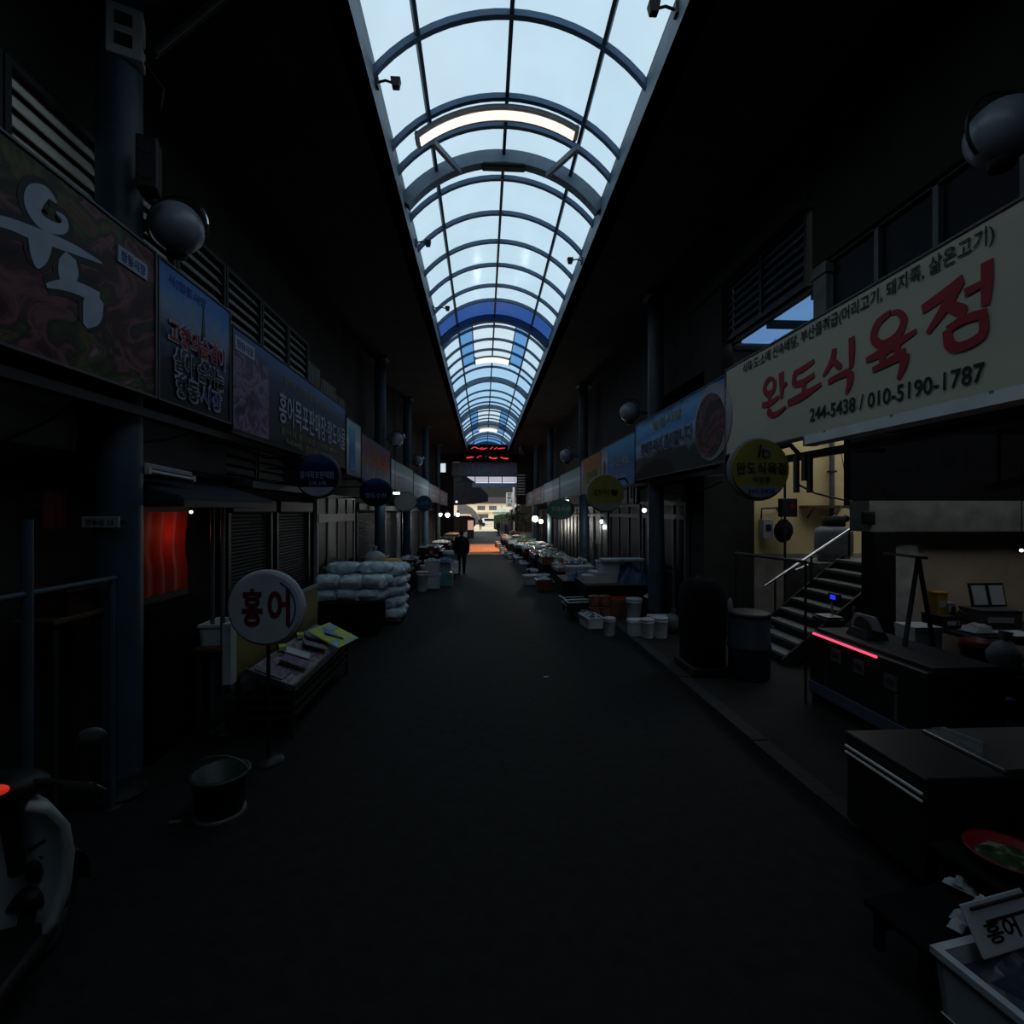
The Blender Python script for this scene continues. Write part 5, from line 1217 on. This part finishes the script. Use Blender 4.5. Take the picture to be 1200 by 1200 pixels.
for k,(px,py,z) in enumerate(((1126,1040,.35),(1150,1066,.35),(1124,1082,.35))):
    c = at(px,py,Z=z); t = T('plastic_bag', ('pale torn plastic bag above the price board, highest of three','pale torn plastic bag right above the white price board','pale torn plastic bag between the price board and the foam box')[k], 'bag', (c.x,c.y,z), RN.uniform(0,3), 'torn plastic bags')
    heap(.15,.06,0,.035,white_pl,t,'bag',5,20+k); heap(.05,.07,.02,.05,white_pl,t,'loose_end',4,30+k)
bench('low_bench', 'low dark bench behind the white price board', (2.30,2.50,.1), .5,.34,.24, black_matte, radians(10))
# ================================================================== goods spread along the right pavement
ZB = .1
def GR(px,py,z=ZB): return at(px,py,Z=z)
g = GR(716,746,0.); bucket('white bucket with a lid at the road edge, leftmost of the front row', g.x, g.y+.1, 0, .115,.33, white_pl, 'white buckets on the right', white_pl)
g = GR(747,746); foam('square white foam box in the front row between two white buckets', g.x, g.y+.12, .1, .25,.24,.26, 0, True)
g = GR(761.5,749); bucket('white bucket with a lid in the front row, right of the square foam box', g.x, g.y+.12, .1, .125,.33, white_pl, 'white buckets on the right', white_pl)
g = GR(776.5,749); bucket('bluish white bucket with a lid, second right of the square foam box', g.x, g.y+.12, .1, .135,.36, white_pl, 'white buckets on the right', white_pl)
g = GR(793,745); t = T('plastic_bag','greyish plastic bag at the right end of the bucket row','bag',(g.x,g.y+.2,.1)); MB().ball((0,0,.19),.16,.15,.19,14,9,.06).build('bag', mid_grey, t); MB().cyl((0,0,.35),(.02,0,.46),.03,.06,8).build('knot', mid_grey, t)
g = GR(746,727); bucket('large white bucket standing behind the front bucket row', g.x, g.y+.2, .1, .17,.42, white_pl, 'white buckets on the right', white_pl)
g = GR(770,728); foam('flat white foam box right of the large white bucket', g.x-.05, g.y-.28, .1, .42,.3,.14, 0, True)
# row of long foam boxes along the kerb
for k,(px,py,lx) in enumerate(((707,738,.5),(697,727,.5),(688,717,.5))):
    g = GR(px,py,0.); foam('long white foam box along the kerb, %s from the leftmost bucket'%('first','second','third')[k], g.x-.18, g.y+.35, 0, .34,.62,.22, radians(8), False, [produce_c,produce_b,produce_a][k], 'foam boxes along the right kerb')
g = GR(674,722,0.); bucket('pale green tub at the road edge beyond the long foam boxes', g.x, g.y+.1, 0, .13,.26, teal_pl, None, white_pl)
# brown pots, two by two
for i in range(2):
    for j in range(2):
        g = GR(700+12.5*i,727); t = T('brown_pot','brown lidded pot behind the long foam boxes, %s %s'%(('lower','upper')[j],('left','right')[i]),'pot',(g.x,g.y+.3,.1+.245*j),0,'stacked brown pots')
        MB().lathe([(0,0),(.11,0),(.125,.03),(.13,.17),(.115,.2),(.115,.21)],18).build('body', brown_pl, t); MB().lathe([(0,.245),(.10,.24),(.135,.225),(.135,.205),(.12,.205)],18).build('lid', brown_pl, t)
g = GR(684,726); bench('low_stand','low dark stand of trays left of the brown pots',(g.x+.05,g.y+.72,.1),.74,.72,.22,dark_grey)
for k in range(2):
    t = crate('tray','white-rimmed dark tray left of the brown pots, %s of two'%('nearer','farther')[k],(g.x+.05,g.y+.54+.36*k,.32),.70,.33,.08,dark_grey,radians(8),'white-rimmed trays','' and None,'tray',False)
    b = MB(); b.box(-.36,.36,-.175,-.145,.07,.095).box(-.36,.36,.145,.175,.07,.095).box(-.36,-.33,-.145,.145,.07,.095).box(.33,.36,-.145,.145,.07,.095); b.build('white_rim', white_foam, t); heap(.60,.26,.03,.05,produce_b,t,'contents',6,k)
g = GR(671,708,0.); basin('white basin of produce at the road edge, far left of the right-hand goods',(g.x,g.y+.5,.0),.27,white_pl,produce_a)
# tables behind
bench('stall_table','stall table with foam boxes and a blue tarpaulin behind the bucket row',(3.12,12.35,.1),1.5,1.5,.62,woodm,0,'table',black_matte)
def onT(px,py,Y): return at(px,py,Y=Y)
tz = .72
foam('white foam box lying on the stall table, lower of the stack by the pillar', 2.86,12.1,tz,.62,.45,.24, .1, True, None,'foam boxes on the right stall table')
foam('white foam box on top of the stack by the pillar', 2.98,12.15,tz+.285,.55,.42,.22, -.12, False, produce_c,'foam boxes on the right stall table')
foam('small white foam box left of the stack on the stall table', 2.48,12.0,tz,.28,.34,.16, 0, True, None,'foam boxes on the right stall table')
t = T('foam_board','long white foam board laid across the stack by the pillar','foam board',(3.28,12.0,tz+.53),.05); MB().box(-.5,.5,-.2,.2,0,.05).build('panel', white_foam, t, bev=.01); MB().box(-.46,.46,-.17,.17,-.02,0).build('inner_lip', white_foam, t)
t = T('tarpaulin','rumpled blue tarpaulin over goods at the right end of the stall table','tarpaulin',(3.5,12.2,tz)); heap(.7,.95,0,.42,blue_tarp,t,'cloth',10,4)
t = T('red_crate_goods','dark red crate under the white sheet in front of the stall table','crate',(3.1,11.35,.1)); MB().frustum((0,0,0),.8,.35,.86,.38,.36).build('body', brown_pl, t); heap(.8,.34,.33,.08,red_pl,t,'contents',6,6)
t = T('white_sheet','pale plastic sheet draped at the right end of the dark red crate','sheet',(3.8,11.25,.50)); heap(.42,.4,0,.1,white_pl,t,'sheet',6,9); 
crate('crate','dark crate under the pale plastic sheet',(3.8,11.25,.1),.4,.36,.39,dark_grey)
bench('stall_table','stall table with trays and blue cloths left of the large pillar',(2.75,13.9,.1),1.3,1.3,.5,woodm,0,'table',black_matte)
crate('tray','teal tray on the stall table left of the large pillar',(3.05,13.9,.6),.55,.5,.08,teal_pl,.1,None,produce_b,'tray')
t = T('blue_cloth','crumpled blue cloth on the stall table left of the large pillar','cloth',(2.5,13.6,.6)); heap(.6,.55,0,.2,blue_tarp,t,'cloth',8,5)
foam('white foam box on the back of the table left of the large pillar', 2.7,14.3,.6,.75,.45,.25,.05,True)
for k in range(3):
    t = T('jar','amber jar in a short stack in front of the large pillar, %s'%('lowest','middle','topmost')[k],'jar',(3.2,13.5,.6+.13*k),0,'stacked jars by the large pillar')
    MB().lathe([(0,0),(.075,0),(.08,.02),(.08,.09),(.065,.10)],16).build('body', woodm, t); MB().lathe([(0,.13),(.07,.128),(.072,.10)],16).build('lid', yellow_dull if k < 2 else red_pl, t)
g = GR(677,676); crate('produce_tray','pot-like tray with a white rim beyond the blue cloth',(1.85,15.6,0.),.5,.5,.34,brown_pl,0,None,white_pl,'tray')
g = GR(663,679); foam('white foam box at the road edge beyond the blue cloth', 1.62, 16.9, 0.,.6,.45,.28,.1,True)
# drum, black covered cart
g = GR(889,800); t = T('plastic_drum','large dull blue plastic drum on the right pavement','drum',(g.x,g.y+.25,.1))
MB().lathe([(0,0),(.25,0),(.27,.03),(.27,.40),(.285,.42),(.285,.46),(.27,.48),(.27,.86),(.25,.9),(0,.9)],26).build('body', M('drum_blue',(.022,.03,.045),.5), t); MB().lathe([(0,.915),(.24,.915),(.28,.90),(.28,.86),(.272,.86)],26).build('lid', dark_grey, t); MB().tube([(.28,-.08,.7),(.32,-.05,.7),(.32,.05,.7),(.28,.08,.7)],.012,6).build('handle', black, t)
g = GR(835,795); t = T('covered_cart','black cloth-covered cart with a pale sliver on its side, left of the drum','cart',(g.x+.02,g.y+.4,.1))
MB().ball((0,0,.66),.25,.40,.68,18,12,.05,.5).build('cover', black_matte, t); MB().box(-.27,.27,-.38,.38,0,.12).build('base', black, t, bev=.02)
for a in (-1,1): MB().cyl((a*.25,-.3,.06),(a*.29,-.3,.06),.06).build('wheel', rubber, t)
q = at(843,708,Y=g.y+.12); t2 = MB().ball((0,0,0),.035,.03,.11,10,8).build('pale_panel', lt_grey, t); t2.location = (q.x-g.x+.0,-.34,q.z-.1)
t2.location = (.235,-.385,1.0)
# shopfronts at the right
def rshop(lbl, y0, y1, zt, n, zg=2.15):
    mid_grey = globals()['mid_grey'] if y0 < 20 else dark_grey
    t, w = wallthing('shopfront', lbl, 'shopfront', 4.0, y0, y1, .1, 1, 'glass shopfronts on the right')
    frame_box(t, w, 0, zt, mid_grey, .06, -.04, .04)
    for k in range(1,n): x = -w+2*w*k/n; MB().box(x-.022,x+.022,-.035,.04,.06,zt-.06).build('mullion', mid_grey, t)
    MB().box(-w+.06,w-.06,-.045,.045,zg,zg+.10).build('transom', mid_grey, t)
    for k in range(n): MB().box(-w+2*w*k/n+.04,-w+2*w*(k+1)/n-.04,.0,.012,.06,zg).build('pane', win_glass, t)
    for k in range(n): MB().box(-w+2*w*k/n+.04,-w+2*w*(k+1)/n-.04,.0,.012,zg+.10,zt-.06).build('pane', win_glass, t)
    MB().box(-.01,.02,-.07,-.04,.9,1.2).build('handle', chrome, t); return t
rshop('glass shopfront left of the yellow disc sign, with a hanging bulb', 9.85, 12.6, 2.5, 4)
rshop('glass shopfront behind the large pillar on the right', 12.8, 15.9, 2.5, 3)
rshop('dim glass shopfront under the yellow banner on the right', 16.2, 20.5, 2.5, 4)
rshop('glass shopfront under the pale green grey banner on the right', 20.8, 25.2, 2.5, 5)
rshop('far glass shopfront under the second pale banner on the right', 25.5, 30.5, 2.5, 5)
rshop('farthest glass shopfront near the arcade end on the right', 30.8, 38, 2.5, 6)
for lbl,y0,y1 in (('closed roller shutter under the flame banner on the left',13.9,17.2),('closed roller shutter under the first pale banner on the left',17.5,21.5),('closed roller shutter under the second pale banner on the left',21.8,27),('farthest closed roller shutter under the pale banners on the left',27.3,35)): shutter(lbl,y0,y1,2.4)
t, w = wallthing('fascia_board','grey fascia board under the sky banner, right of the large pillar','fascia', 3.92, 9.9, 12.6, 2.62, 1); MB().box(-w,w,0,.08,0,.36).build('board', concrete, t, bev=.01); MB().box(-w,w,-.02,0,-.02,.03).build('edge_strip', mid_grey, t)
t, w = wallthing('fascia_board','striped pale fascia board behind the large pillar','fascia', 3.92, 12.9, 16.0, 2.62, 1); MB().box(-w,w,0,.08,0,.42).build('board', mid_grey, t, bev=.01); MB().box(-w,w,-.02,0,-.02,.03).build('edge_strip', dark_grey, t)
o = MB().tube([at(760,575,X=3.75),at(800,579,X=3.75),at(832,571,X=3.75),at(848,563,X=3.75)],.012,6).build('cable', black); tag(o,'black cable looping under the sky banner by the large pillar','cable')
def lamp(lbl, p, r, m, energy=0, c=(1,1,1), kind='bulb'):
    t = T('hanging_lamp', lbl, 'lamp', p, 0, 'lit stall lamps')
    if kind == 'bulb': MB().ball((0,0,0),r).build('bulb', m, t)
    else: MB().bar((-r*2.2,0,0),(r*2.2,0,0),r*.8).build('tube', m, t)
    MB().cyl((0,0,r*.8),(0,0,r*2),r*.5).build('socket', black, t); MB().tube([(0,0,r*2),(0,0,7.0-p[2])],.006,5).build('cord', black, t)
    if energy:
        l = bpy.data.lights.new('stall_lamp_light','POINT'); l.energy = energy; l.color = c; l.shadow_soft_size = max(.05,r)
        o = bpy.data.objects.new('stall_lamp_light', l); C.objects.link(o); o.location = (p[0],p[1],p[2]-r-.12)
lamp('small lit lamp left of the large right pillar', at(755,598,Y=11.6), .055, lamp_dot)
lamp('small lit bulb inside the shopfront right of the large pillar', at(811,605,Y=10.0), .03, lamp_dot)
lamp('small lit bulb pair under the yellow round sign', at(705,611,Y=17.0), .07, lamp_dot, 14, (.9,1,1))
lamp('brightest white stall lamp low on the far right', at(627,608,Y=27.5), .17, lamp_white, 90, (.95,1,.98))
lamp('warm lit lamp beside the brightest far right lamp', at(634,611,Y=27.2), .12, lamp_yellow, 60, (1,.85,.6))
lamp('slanted lit tube under the far right banners', at(662,586.5,Y=21.5), .075, lamp_dot, 6, (.8,1,1), 'tube')
lamp('small lit bulb left of the slanted tube on the far right', at(648,590,Y=24), .08, lamp_dot)
lamp('lit white tube under the flame banner on the left', at(463,578,Y=15.2), .06, lamp_white, 5, (.9,1,1), 'tube')
lamp('left bulb of three in a row beside the person', at(516,603,Y=25), .09, lamp_dot, 36, (.85,.97,1))
lamp('middle bulb of three in a row beside the person, the brightest', at(524.5,603.5,Y=25), .11, lamp_white, 36, (.9,.97,1))
lamp('bluish right bulb of three in a row beside the person', at(536.5,603,Y=27), .11, lamp_dot, 16, (.6,.8,1))
lamp('tiny lit lamp at the near left pale banners, behind the dark round sign', at(397,564,Y=10.2), .02, lamp_dot)
lamp('small pale lamp high over the left stalls, right of the pale banners', at(535,588,Y=33), .07, lamp_dot)

# far right produce stalls
rf = [(2.85,16.6,1.1,1.6),(2.75,18.9,1.3,2.0),(2.7,21.4,1.4,2.2),(2.65,24.2,1.5,2.4),(2.5,27.5,1.7,2.6),(2.3,31.0,1.8,2.8),(2.2,35.2,1.9,3.0)]
fn = ['first beyond the blue cloth','second beyond the blue cloth','third beyond the blue cloth','fourth beyond the blue cloth','near the brightest far lamp','past the brightest far lamp','last at the arcade end']
for k,(x,y,sx,sy) in enumerate(rf):
    h = .45
    bench('stall_table','right stall table heaped with goods, %s'%fn[k],(x,y,.1),sx,sy,h,woodm,0,'table',black_matte)
    nx = 3; ny = 2
    for i in range(nx):
        for j in range(ny):
            m = [white_pl,brown_pl,blue_pl,red_pl,teal_pl,white_foam][(i*2+j+k)%6]
            crate('produce_tray','tray on right stall table %s, %s row %s'%(fn[k],('near','far')[j],('streetward','middle','wallward')[i]),
                  (x-sx/2+sx*(i+.5)/nx+RN.uniform(-.03,.03), y-sy/2+sy*(j+.5)/ny, .1+h), sx/nx*.92, sy/ny*.9, RN.uniform(.10,.26), m, RN.uniform(-.1,.1), 'heaped trays on the right', [produce_a,produce_c,produce_b][(i+j+k)%3], 'tray')
    for q in range(3):
        bucket('roadside tub before right stall table %s, %s'%(fn[k],('nearest','middle','farthest')[q]), x-sx/2-.25+RN.uniform(-.12,.1), y-sy/2+sy*(q+.3)/3, .1 if x-sx/2-.3 > 2.9 else 0., RN.uniform(.13,.2), RN.uniform(.22,.36), [white_pl,blue_pl,white_foam][q], 'tubs along the right road edge', None, [produce_a,produce_c,white_foam][(q+k)%3])

dark_wood = M('dark_wood',(.02,.012,.008),.8)
def traced(name, lbl, cat, pts, Y, depth, m, extra=None):
    P_ = [at(px,py,Y=Y) for px,py in pts]; cx = sum(q.x for q in P_)/len(P_)
    t = T(name, lbl, cat, (cx,Y,0)); MB().prism([(q.x-cx,q.z) for q in P_],0,depth).build('cover', m, t)
    x0 = min(q.x for q in P_)-cx; x1 = max(q.x for q in P_)-cx; zl = min(q.z for q in P_)
    for x in (x0+.1,):
        for y in (.1,depth-.1): MB().cyl((x,y,0),(x,y,zl+.1),.04).build('post', dark_grey, t)
    MB().bar((x0+.1,.12,0),(x0+.1,depth-.12,.0),.05).build('ground_rail', dark_grey, t)
    return t
# ================================================================== arcade end
LEDY = 40.5
p = at(568.5,531.5,Y=LEDY)
t = T('display_board','black electronic display board with broken red light marks across the arcade end','display board',(p.x,LEDY,p.z))
w_, h_ = 2.62, .66
MB().box(-w_,w_,0,.3,-h_,h_).build('case', black_matte, t, bev=.03); MB().box(-w_-.05,w_+.05,.05,.25,h_,h_+.08).build('top_rail', dark_grey, t)
s_ = LEDY/600
for (x0,z0,x1,z1,wd) in ((552,526,556,523.6,.08),(556,523.6,561,526,.09),(561,526,566,524.5,.08),(563,527,571,525,.09),(574,526.5,578,523.6,.08),(579,526.5,583,524,.08),(583,526,592,525,.10),
                         (546.5,536.5,555,535.6,.15),(559,537,561,534.6,.07),(561,534.6,565,534.2,.05),(569,534.5,570,534.6,.05),(573,535.6,577,537.4,.14),(577,537.4,583,536.6,.14),(586.5,535.5,590,537.2,.12),(590,537.2,596,537.4,.15)):
    A = at(x0,z0,Y=LEDY); B = at(x1,z1,Y=LEDY); MB().stroke([(A.x-p.x,A.z-p.z,wd*.45),((A.x+B.x)/2-p.x,(A.z+B.z)/2-p.z,wd*.75),(B.x-p.x,B.z-p.z,wd*.4)],-.02).build('red_mark', led_red, t)
for x in (-2.2,2.2): MB().cyl((x,.15,h_),(x,.15,7.0-p.z),.04).build('hanger', dark_grey, t)
MB().box(-w_+.1,-w_+.6,-.05,.0,-h_-.08,-h_).build('lamp', white_bright, t)
p = at(568,549.5,Y=40.9); t = T('cross_banner','grey blue banner with faint lettering under the black display board','banner',(p.x,40.88,p.z))
MB().box(-2.6,2.6,0,.06,-.56,.54).build('panel', M('cross_banner',(.10,.13,.18),.6), t); text('항동 전통시장','lettering',ink_blue,t,-.5,.12,2.6,.36,-.005); text('어서오세요','small_lettering',ink_red,t,.9,.12,1.0,.3,-.005)
[MB().cyl((q,.05,.5),(q,.05,7.0-p.z),.02).build('hanger', dark_grey, t) for q in (-2.3,2.3)]; MB().box(-2.65,2.65,-.02,.08,.54,.60).build('top_batten', dark_grey, t); MB().box(-2.65,2.65,-.02,.08,-.62,-.56).build('bottom_batten', dark_grey, t)
p = at(572.5,562,Y=41); t = T('transom_window','row of pale transom windows under the cross banner','window',(p.x,41.1,p.z))
frost = PANE('frosted_pane', (.60,.57,.62), .04, .3)
for k in range(4):
    MB().box(-2.15+1.08*k+.03,-2.15+1.08*(k+1)-.03,0,.02,-.24,.24).build('pane', frost, t)
for k in range(5): MB().box(-2.15+1.08*k-.03,-2.15+1.08*k+.03,-.05,.05,-.28,.28).build('mullion', dark_grey, t)
MB().box(-2.3,2.3,-.05,.05,.24,.42).build('top_rail', dark_grey, t); MB().box(-1.3,2.3,-.12,.12,-.60,-.27).build('beam', M('beam_blue',(.26,.38,.62),.5), t)
slab('wall_end', wallm, -3.9,-2.35, 41,41.25, 0,7.0); slab('wall_end', wallm, 2.75,4.5, 41,41.25, 3.0,7.0)
slab('wall_end', wallm, 2.66,2.76, 41.15,41.3, 0,7); slab('wall_end', rib_blue, -2.35,2.75, 41.2,41.4, 5.9,7.1)
traced('stall_block','low dark stall heaped with goods under the pale green umbrella','stall',[(579,604),(588,602.5),(600,603),(600,624),(590,624),(579,620)],62,2.0,produce_b)
# louvre rows on the right end wall
p = at(611,568,Y=40.8); t = T('louvre_panel','stack of pale slats at the right of the transom windows','louvre',(p.x,40.9,p.z),0)
MB().box(-.34,.34,0,.05,-.9,.9).build('backing', black, t)
for k in range(8): MB().box(-.3,.3,-.06,0,-.82+.22*k,-.72+.22*k).build('slat', white_pl, t)
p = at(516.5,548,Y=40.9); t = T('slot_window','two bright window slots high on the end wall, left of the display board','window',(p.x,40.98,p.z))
for k,(x0,x1) in enumerate(((-.36,-.16),(-.02,.38))): MB().box(x0,x1,-.02,.0,-.36,.34).build('pane', EM('sky_glow%d'%k,(.8,.93,1.),.75), t)  # panes glow in place of the bright sky behind the slots
for x in (-.42,-.09,.44): MB().box(x-.04,x+.04,-.04,.01,-.40,.38).build('mullion', dark_grey, t)
MB().box(-.46,.48,-.04,.01,.36,.42).build('top_rail', dark_grey, t); MB().box(-.46,.48,-.04,.01,-.44,-.38).build('sill', dark_grey, t)
# dark sloping awning on the left near the end, pale awnings beyond
def awn(lbl, x0, x1, y0, y1, z0, z1, m, drop=.35):
    t = T('awning', lbl, 'awning', ((x0+x1)/2,(y0+y1)/2,(z0+z1)/2)); n = 10; vs = []; fs = []
    for i in range(n+1):
        y = y0+(y1-y0)*i/n; s = .04*(i%2)
        vs += [(x0,y,z0),((x0+x1)/2,y,(z0+z1)/2-s),(x1,y,z1-s),(x1+.02,y,z1-drop-s)]
    for i in range(n):
        for j in range(3): fs.append((4*i+j,4*i+4+j,4*i+5+j,4*i+1+j))
    MB().add(vs,fs,True).build('cloth', m, t, world=True)
    for y in (y0+.1,(y0+y1)/2,y1-.1): MB().bar((x0,y,z0-.06),(x1,y,z1-.06),.05).build('rafter', dark_grey, t, world=True); MB().cyl((x1,y,0),(x1,y,z1),.035).build('post', dark_grey, t, world=True)
traced('tarpaulin_roof','dark sloping tarpaulin roof beyond the arcade end on the left, below the cross banner','roof',[(524,561),(538,556),(546,558),(558,566),(572,580),(572,587),(556,590),(524,592)],43.6,3.0,M('tarpaulin_slate',(.07,.085,.10),.7,var=.4))
traced('awning','pale awning curving over the daylit stalls on the left at the street end','awning',[(536,590),(546,591.5),(553,595),(559,602),(562,609),(559,610),(555,604),(549,602.5),(536,602.5)],48,3.5,awning_pale)
traced('stall_block','dark brown stall full of goods under the pale awning at the street end','stall',[(530,604.5),(549,604.5),(556,608),(557,616),(552,621),(530,629)],48.4,2.6,dark_wood)
traced('stall_block','dark brown stall wall beyond the arcade on the right, behind the bushy plants','stall',[(599,598),(612,590),(640,588),(640,626),(599,621)],60,4.0,dark_wood)
# street beyond: blocks, far house, post sign, umbrella, car, trees, people
slab('wall_outer', wallm, -8,-5.0, 44,64, 0,5.5); slab('hill', M('hill',(.02,.022,.02),.95), -60,60,118,124,0,8.6); slab('wall_outer', wallm, 6.0,10, 44,70, 0,6.0)
HY = 98
a_ = at(554,616,Y=HY); b_ = at(591,590,Y=HY); r_ = at(566,584,Y=HY)
t = T('building','cream two-storey house with a grey roof closing the view at the street end','building',((a_.x+b_.x)/2,HY,0))
wd = 6.6
MB().box(-wd,wd,0,6,0,b_.z).build('wall', far_cream, t)
MB().prismx([(-.5,b_.z),(6.5,b_.z),(6.0,b_.z+.2),(2.5,r_.z+.3),(-.3,b_.z+.15)],-wd-.3,wd+.3).build('roof', far_roof, t)
for px in (564,577.5):
    c = at(px,595.5,Y=HY)
    f = MB().box(c.x-t.location.x-.75,c.x-t.location.x+.75,-.08,0,c.z-.45,c.z+.45).build('window', M('far_window_frame',(.3,.32,.28),.6) if px < 570 else bpy.data.materials['far_window_frame'], t)
    for q in range(4): MB().box(c.x-t.location.x-.68+.35*q,c.x-t.location.x-.40+.35*q,-.1,-.08,c.z-.4,c.z+.4).build('pane', mid_grey, f)
c = at(566,610,Y=HY); MB().box(c.x-t.location.x-2.2,c.x-t.location.x+1.0,-.1,0,.0,2.0).build('shop_window', mid_grey, t); MB().box(-5,5,-.5,0,2.35,2.75).build('ledge', far_cream, t)
c = at(575,612,Y=86); t = T('car','white car parked before the cream house','car',(c.x,86,0))
MB().prism([(-2.0,.35),(2.0,.35),(2.05,.75),(1.3,.85),(.8,1.35),(-1.2,1.4),(-1.9,.9),(-2.05,.7)],-.8,.8).build('body', white_bright, t, bev=.06)
MB().prism([(-1.05,.9),(1.1,.88),(.72,1.28),(-1.1,1.32)],-.82,-.78).build('side_window', win_glass, t)
for x in (-1.25,1.25): MB().cyl((x,-.84,.33),(x,-.6,.33),.33).build('wheel', rubber, t)
p = at(597,585.5,Y=54); t = T('vertical_sign','narrow white upright sign with dark bold characters on a white post','sign',(p.x,54,p.z))
MB().box(-.35,.35,-.06,.06,-.78,.75).build('board', white_bright, t)
for k,s in enumerate('항동시장'): text(s,'lettering',ink_black,t,0,.55-.36*k,.54,.31,-.065,.02)
MB().box(.36,.54,.0,.2,-p.z,1.3).build('post', white_bright, t)
p = at(588,606,Y=58); t = T('umbrella','pale green market umbrella past the arcade end','umbrella',(p.x,58,0))
n = 8; b = MB(); vs = [(0,0,2.9)]; 
for i in range(n): vs.append((1.0*cos(2*pi*i/n),1.0*sin(2*pi*i/n),2.4))
for i in range(n): vs.append((1.0*cos(2*pi*i/n),1.0*sin(2*pi*i/n),2.15))
b.add(vs,[(0,1+i,1+(i+1)%n) for i in range(n)]+[(1+i,1+n+i,1+n+(i+1)%n,1+(i+1)%n) for i in range(n)]).build('canopy', umb, t); MB().cyl((0,0,0),(0,0,3.15),.03).build('pole', dark_grey, t)
for i in range(n): MB().bar((0,0,2.75),(.95*cos(2*pi*i/n),.95*sin(2*pi*i/n),2.4),.02).build('rib', mid_grey, t)
MB().cyl((0,0,0),(0,0,.12),.3).build('base', concrete, t)
for k,(px,Y,hh,r) in enumerate(((601,52,2.9,.7),(607,50,3.3,.9),(613,48,2.6,.8))):
    p = at(px,610,Y=Y); t = T('potted_tree','bushy plant right of the street end, %s of three'%('leftmost','tallest middle','rightmost')[k],'plant',(p.x,Y,.1)); b = MB(); r0 = random.Random(k)
    for q in range(130):
        c = Vector((r0.gauss(0,.42)*r,r0.gauss(0,.42)*r,hh*.62+r0.gauss(0,.32)*r)); d = Vector((r0.gauss(0,1),r0.gauss(0,1),r0.gauss(0,1))).normalized(); u = d.orthogonal().normalized(); v = d.cross(u); s = .14
        b.add([c-u*s,c-v*s*.5,c+u*s,c+v*s*.5],[(0,1,2,3)])
    b.build('foliage', leafm, t); MB().tube([(0,0,.3),(.03,0,hh*.4),(0,.02,hh*.62)],[.05,.04,.025]).build('stem', woodm, t); MB().lathe([(0,0),(.22,0),(.28,.4),(.25,.4),(.2,.1)],16).build('pot', brown_pl, t)
p = at(563,612,Y=70); person('tiny distant person in dark clothes at the daylit street end, left of the white car', (p.x,70,0), pi, 1.65, coat)
p = at(594,613,Y=46); person('distant person in purple under the pale green umbrella', (p.x,46,0), 0.3, 1.55, M('purple_cloth',(.06,.02,.07),.9))
p = at(584,612,Y=52); person('distant dark figure left of the pale green umbrella', (p.x,52,0), 2.2, 1.6, coat)
p = at(556,610,Y=47); t = T('stall_light_box','pinkish lit light box on the left stall past the arcade','light box',(p.x-.35,47,1.2)); MB().box(-.28,.28,-.1,.1,-.45,.45).build('face', EM('lit_box',(1.,.55,.45),.35), t); frame_box(t,.3,-.47,.47,red_pl,.04,-.12,.1); MB().box(-.3,.3,-.1,.1,-1.2,-.47).build('stand', dark_grey, t)
# added lamp and spot that brighten the orange paved stretch
t = T('added_lamp','added warm lamp hung at the ceiling edge to light the orange paving','lamp',(2.5,33,6.45)); MB().lathe([(.03,.25),(.08,.22),(.2,.08),(.22,-.35),(.20,-.35),(.18,.06),(.07,.2)],18).build('shade', black, t); MB().ball((0,0,.06),.07).build('bulb', lamp_yellow, t); MB().cyl((0,0,.25),(0,0,.6),.015).build('cord', black, t)
l = bpy.data.lights.new('added_lamp_light','SPOT'); l.energy = 2200; l.color = (1,.66,.42); l.spot_size = radians(62); l.spot_blend = .25; l.shadow_soft_size = .1
o = bpy.data.objects.new('added_lamp_light', l); C.objects.link(o); o.location = (2.5,33,6.05); d_ = Vector((-.4,34.2,0))-o.location; o.rotation_euler = d_.to_track_quat('-Z','Y').to_euler()
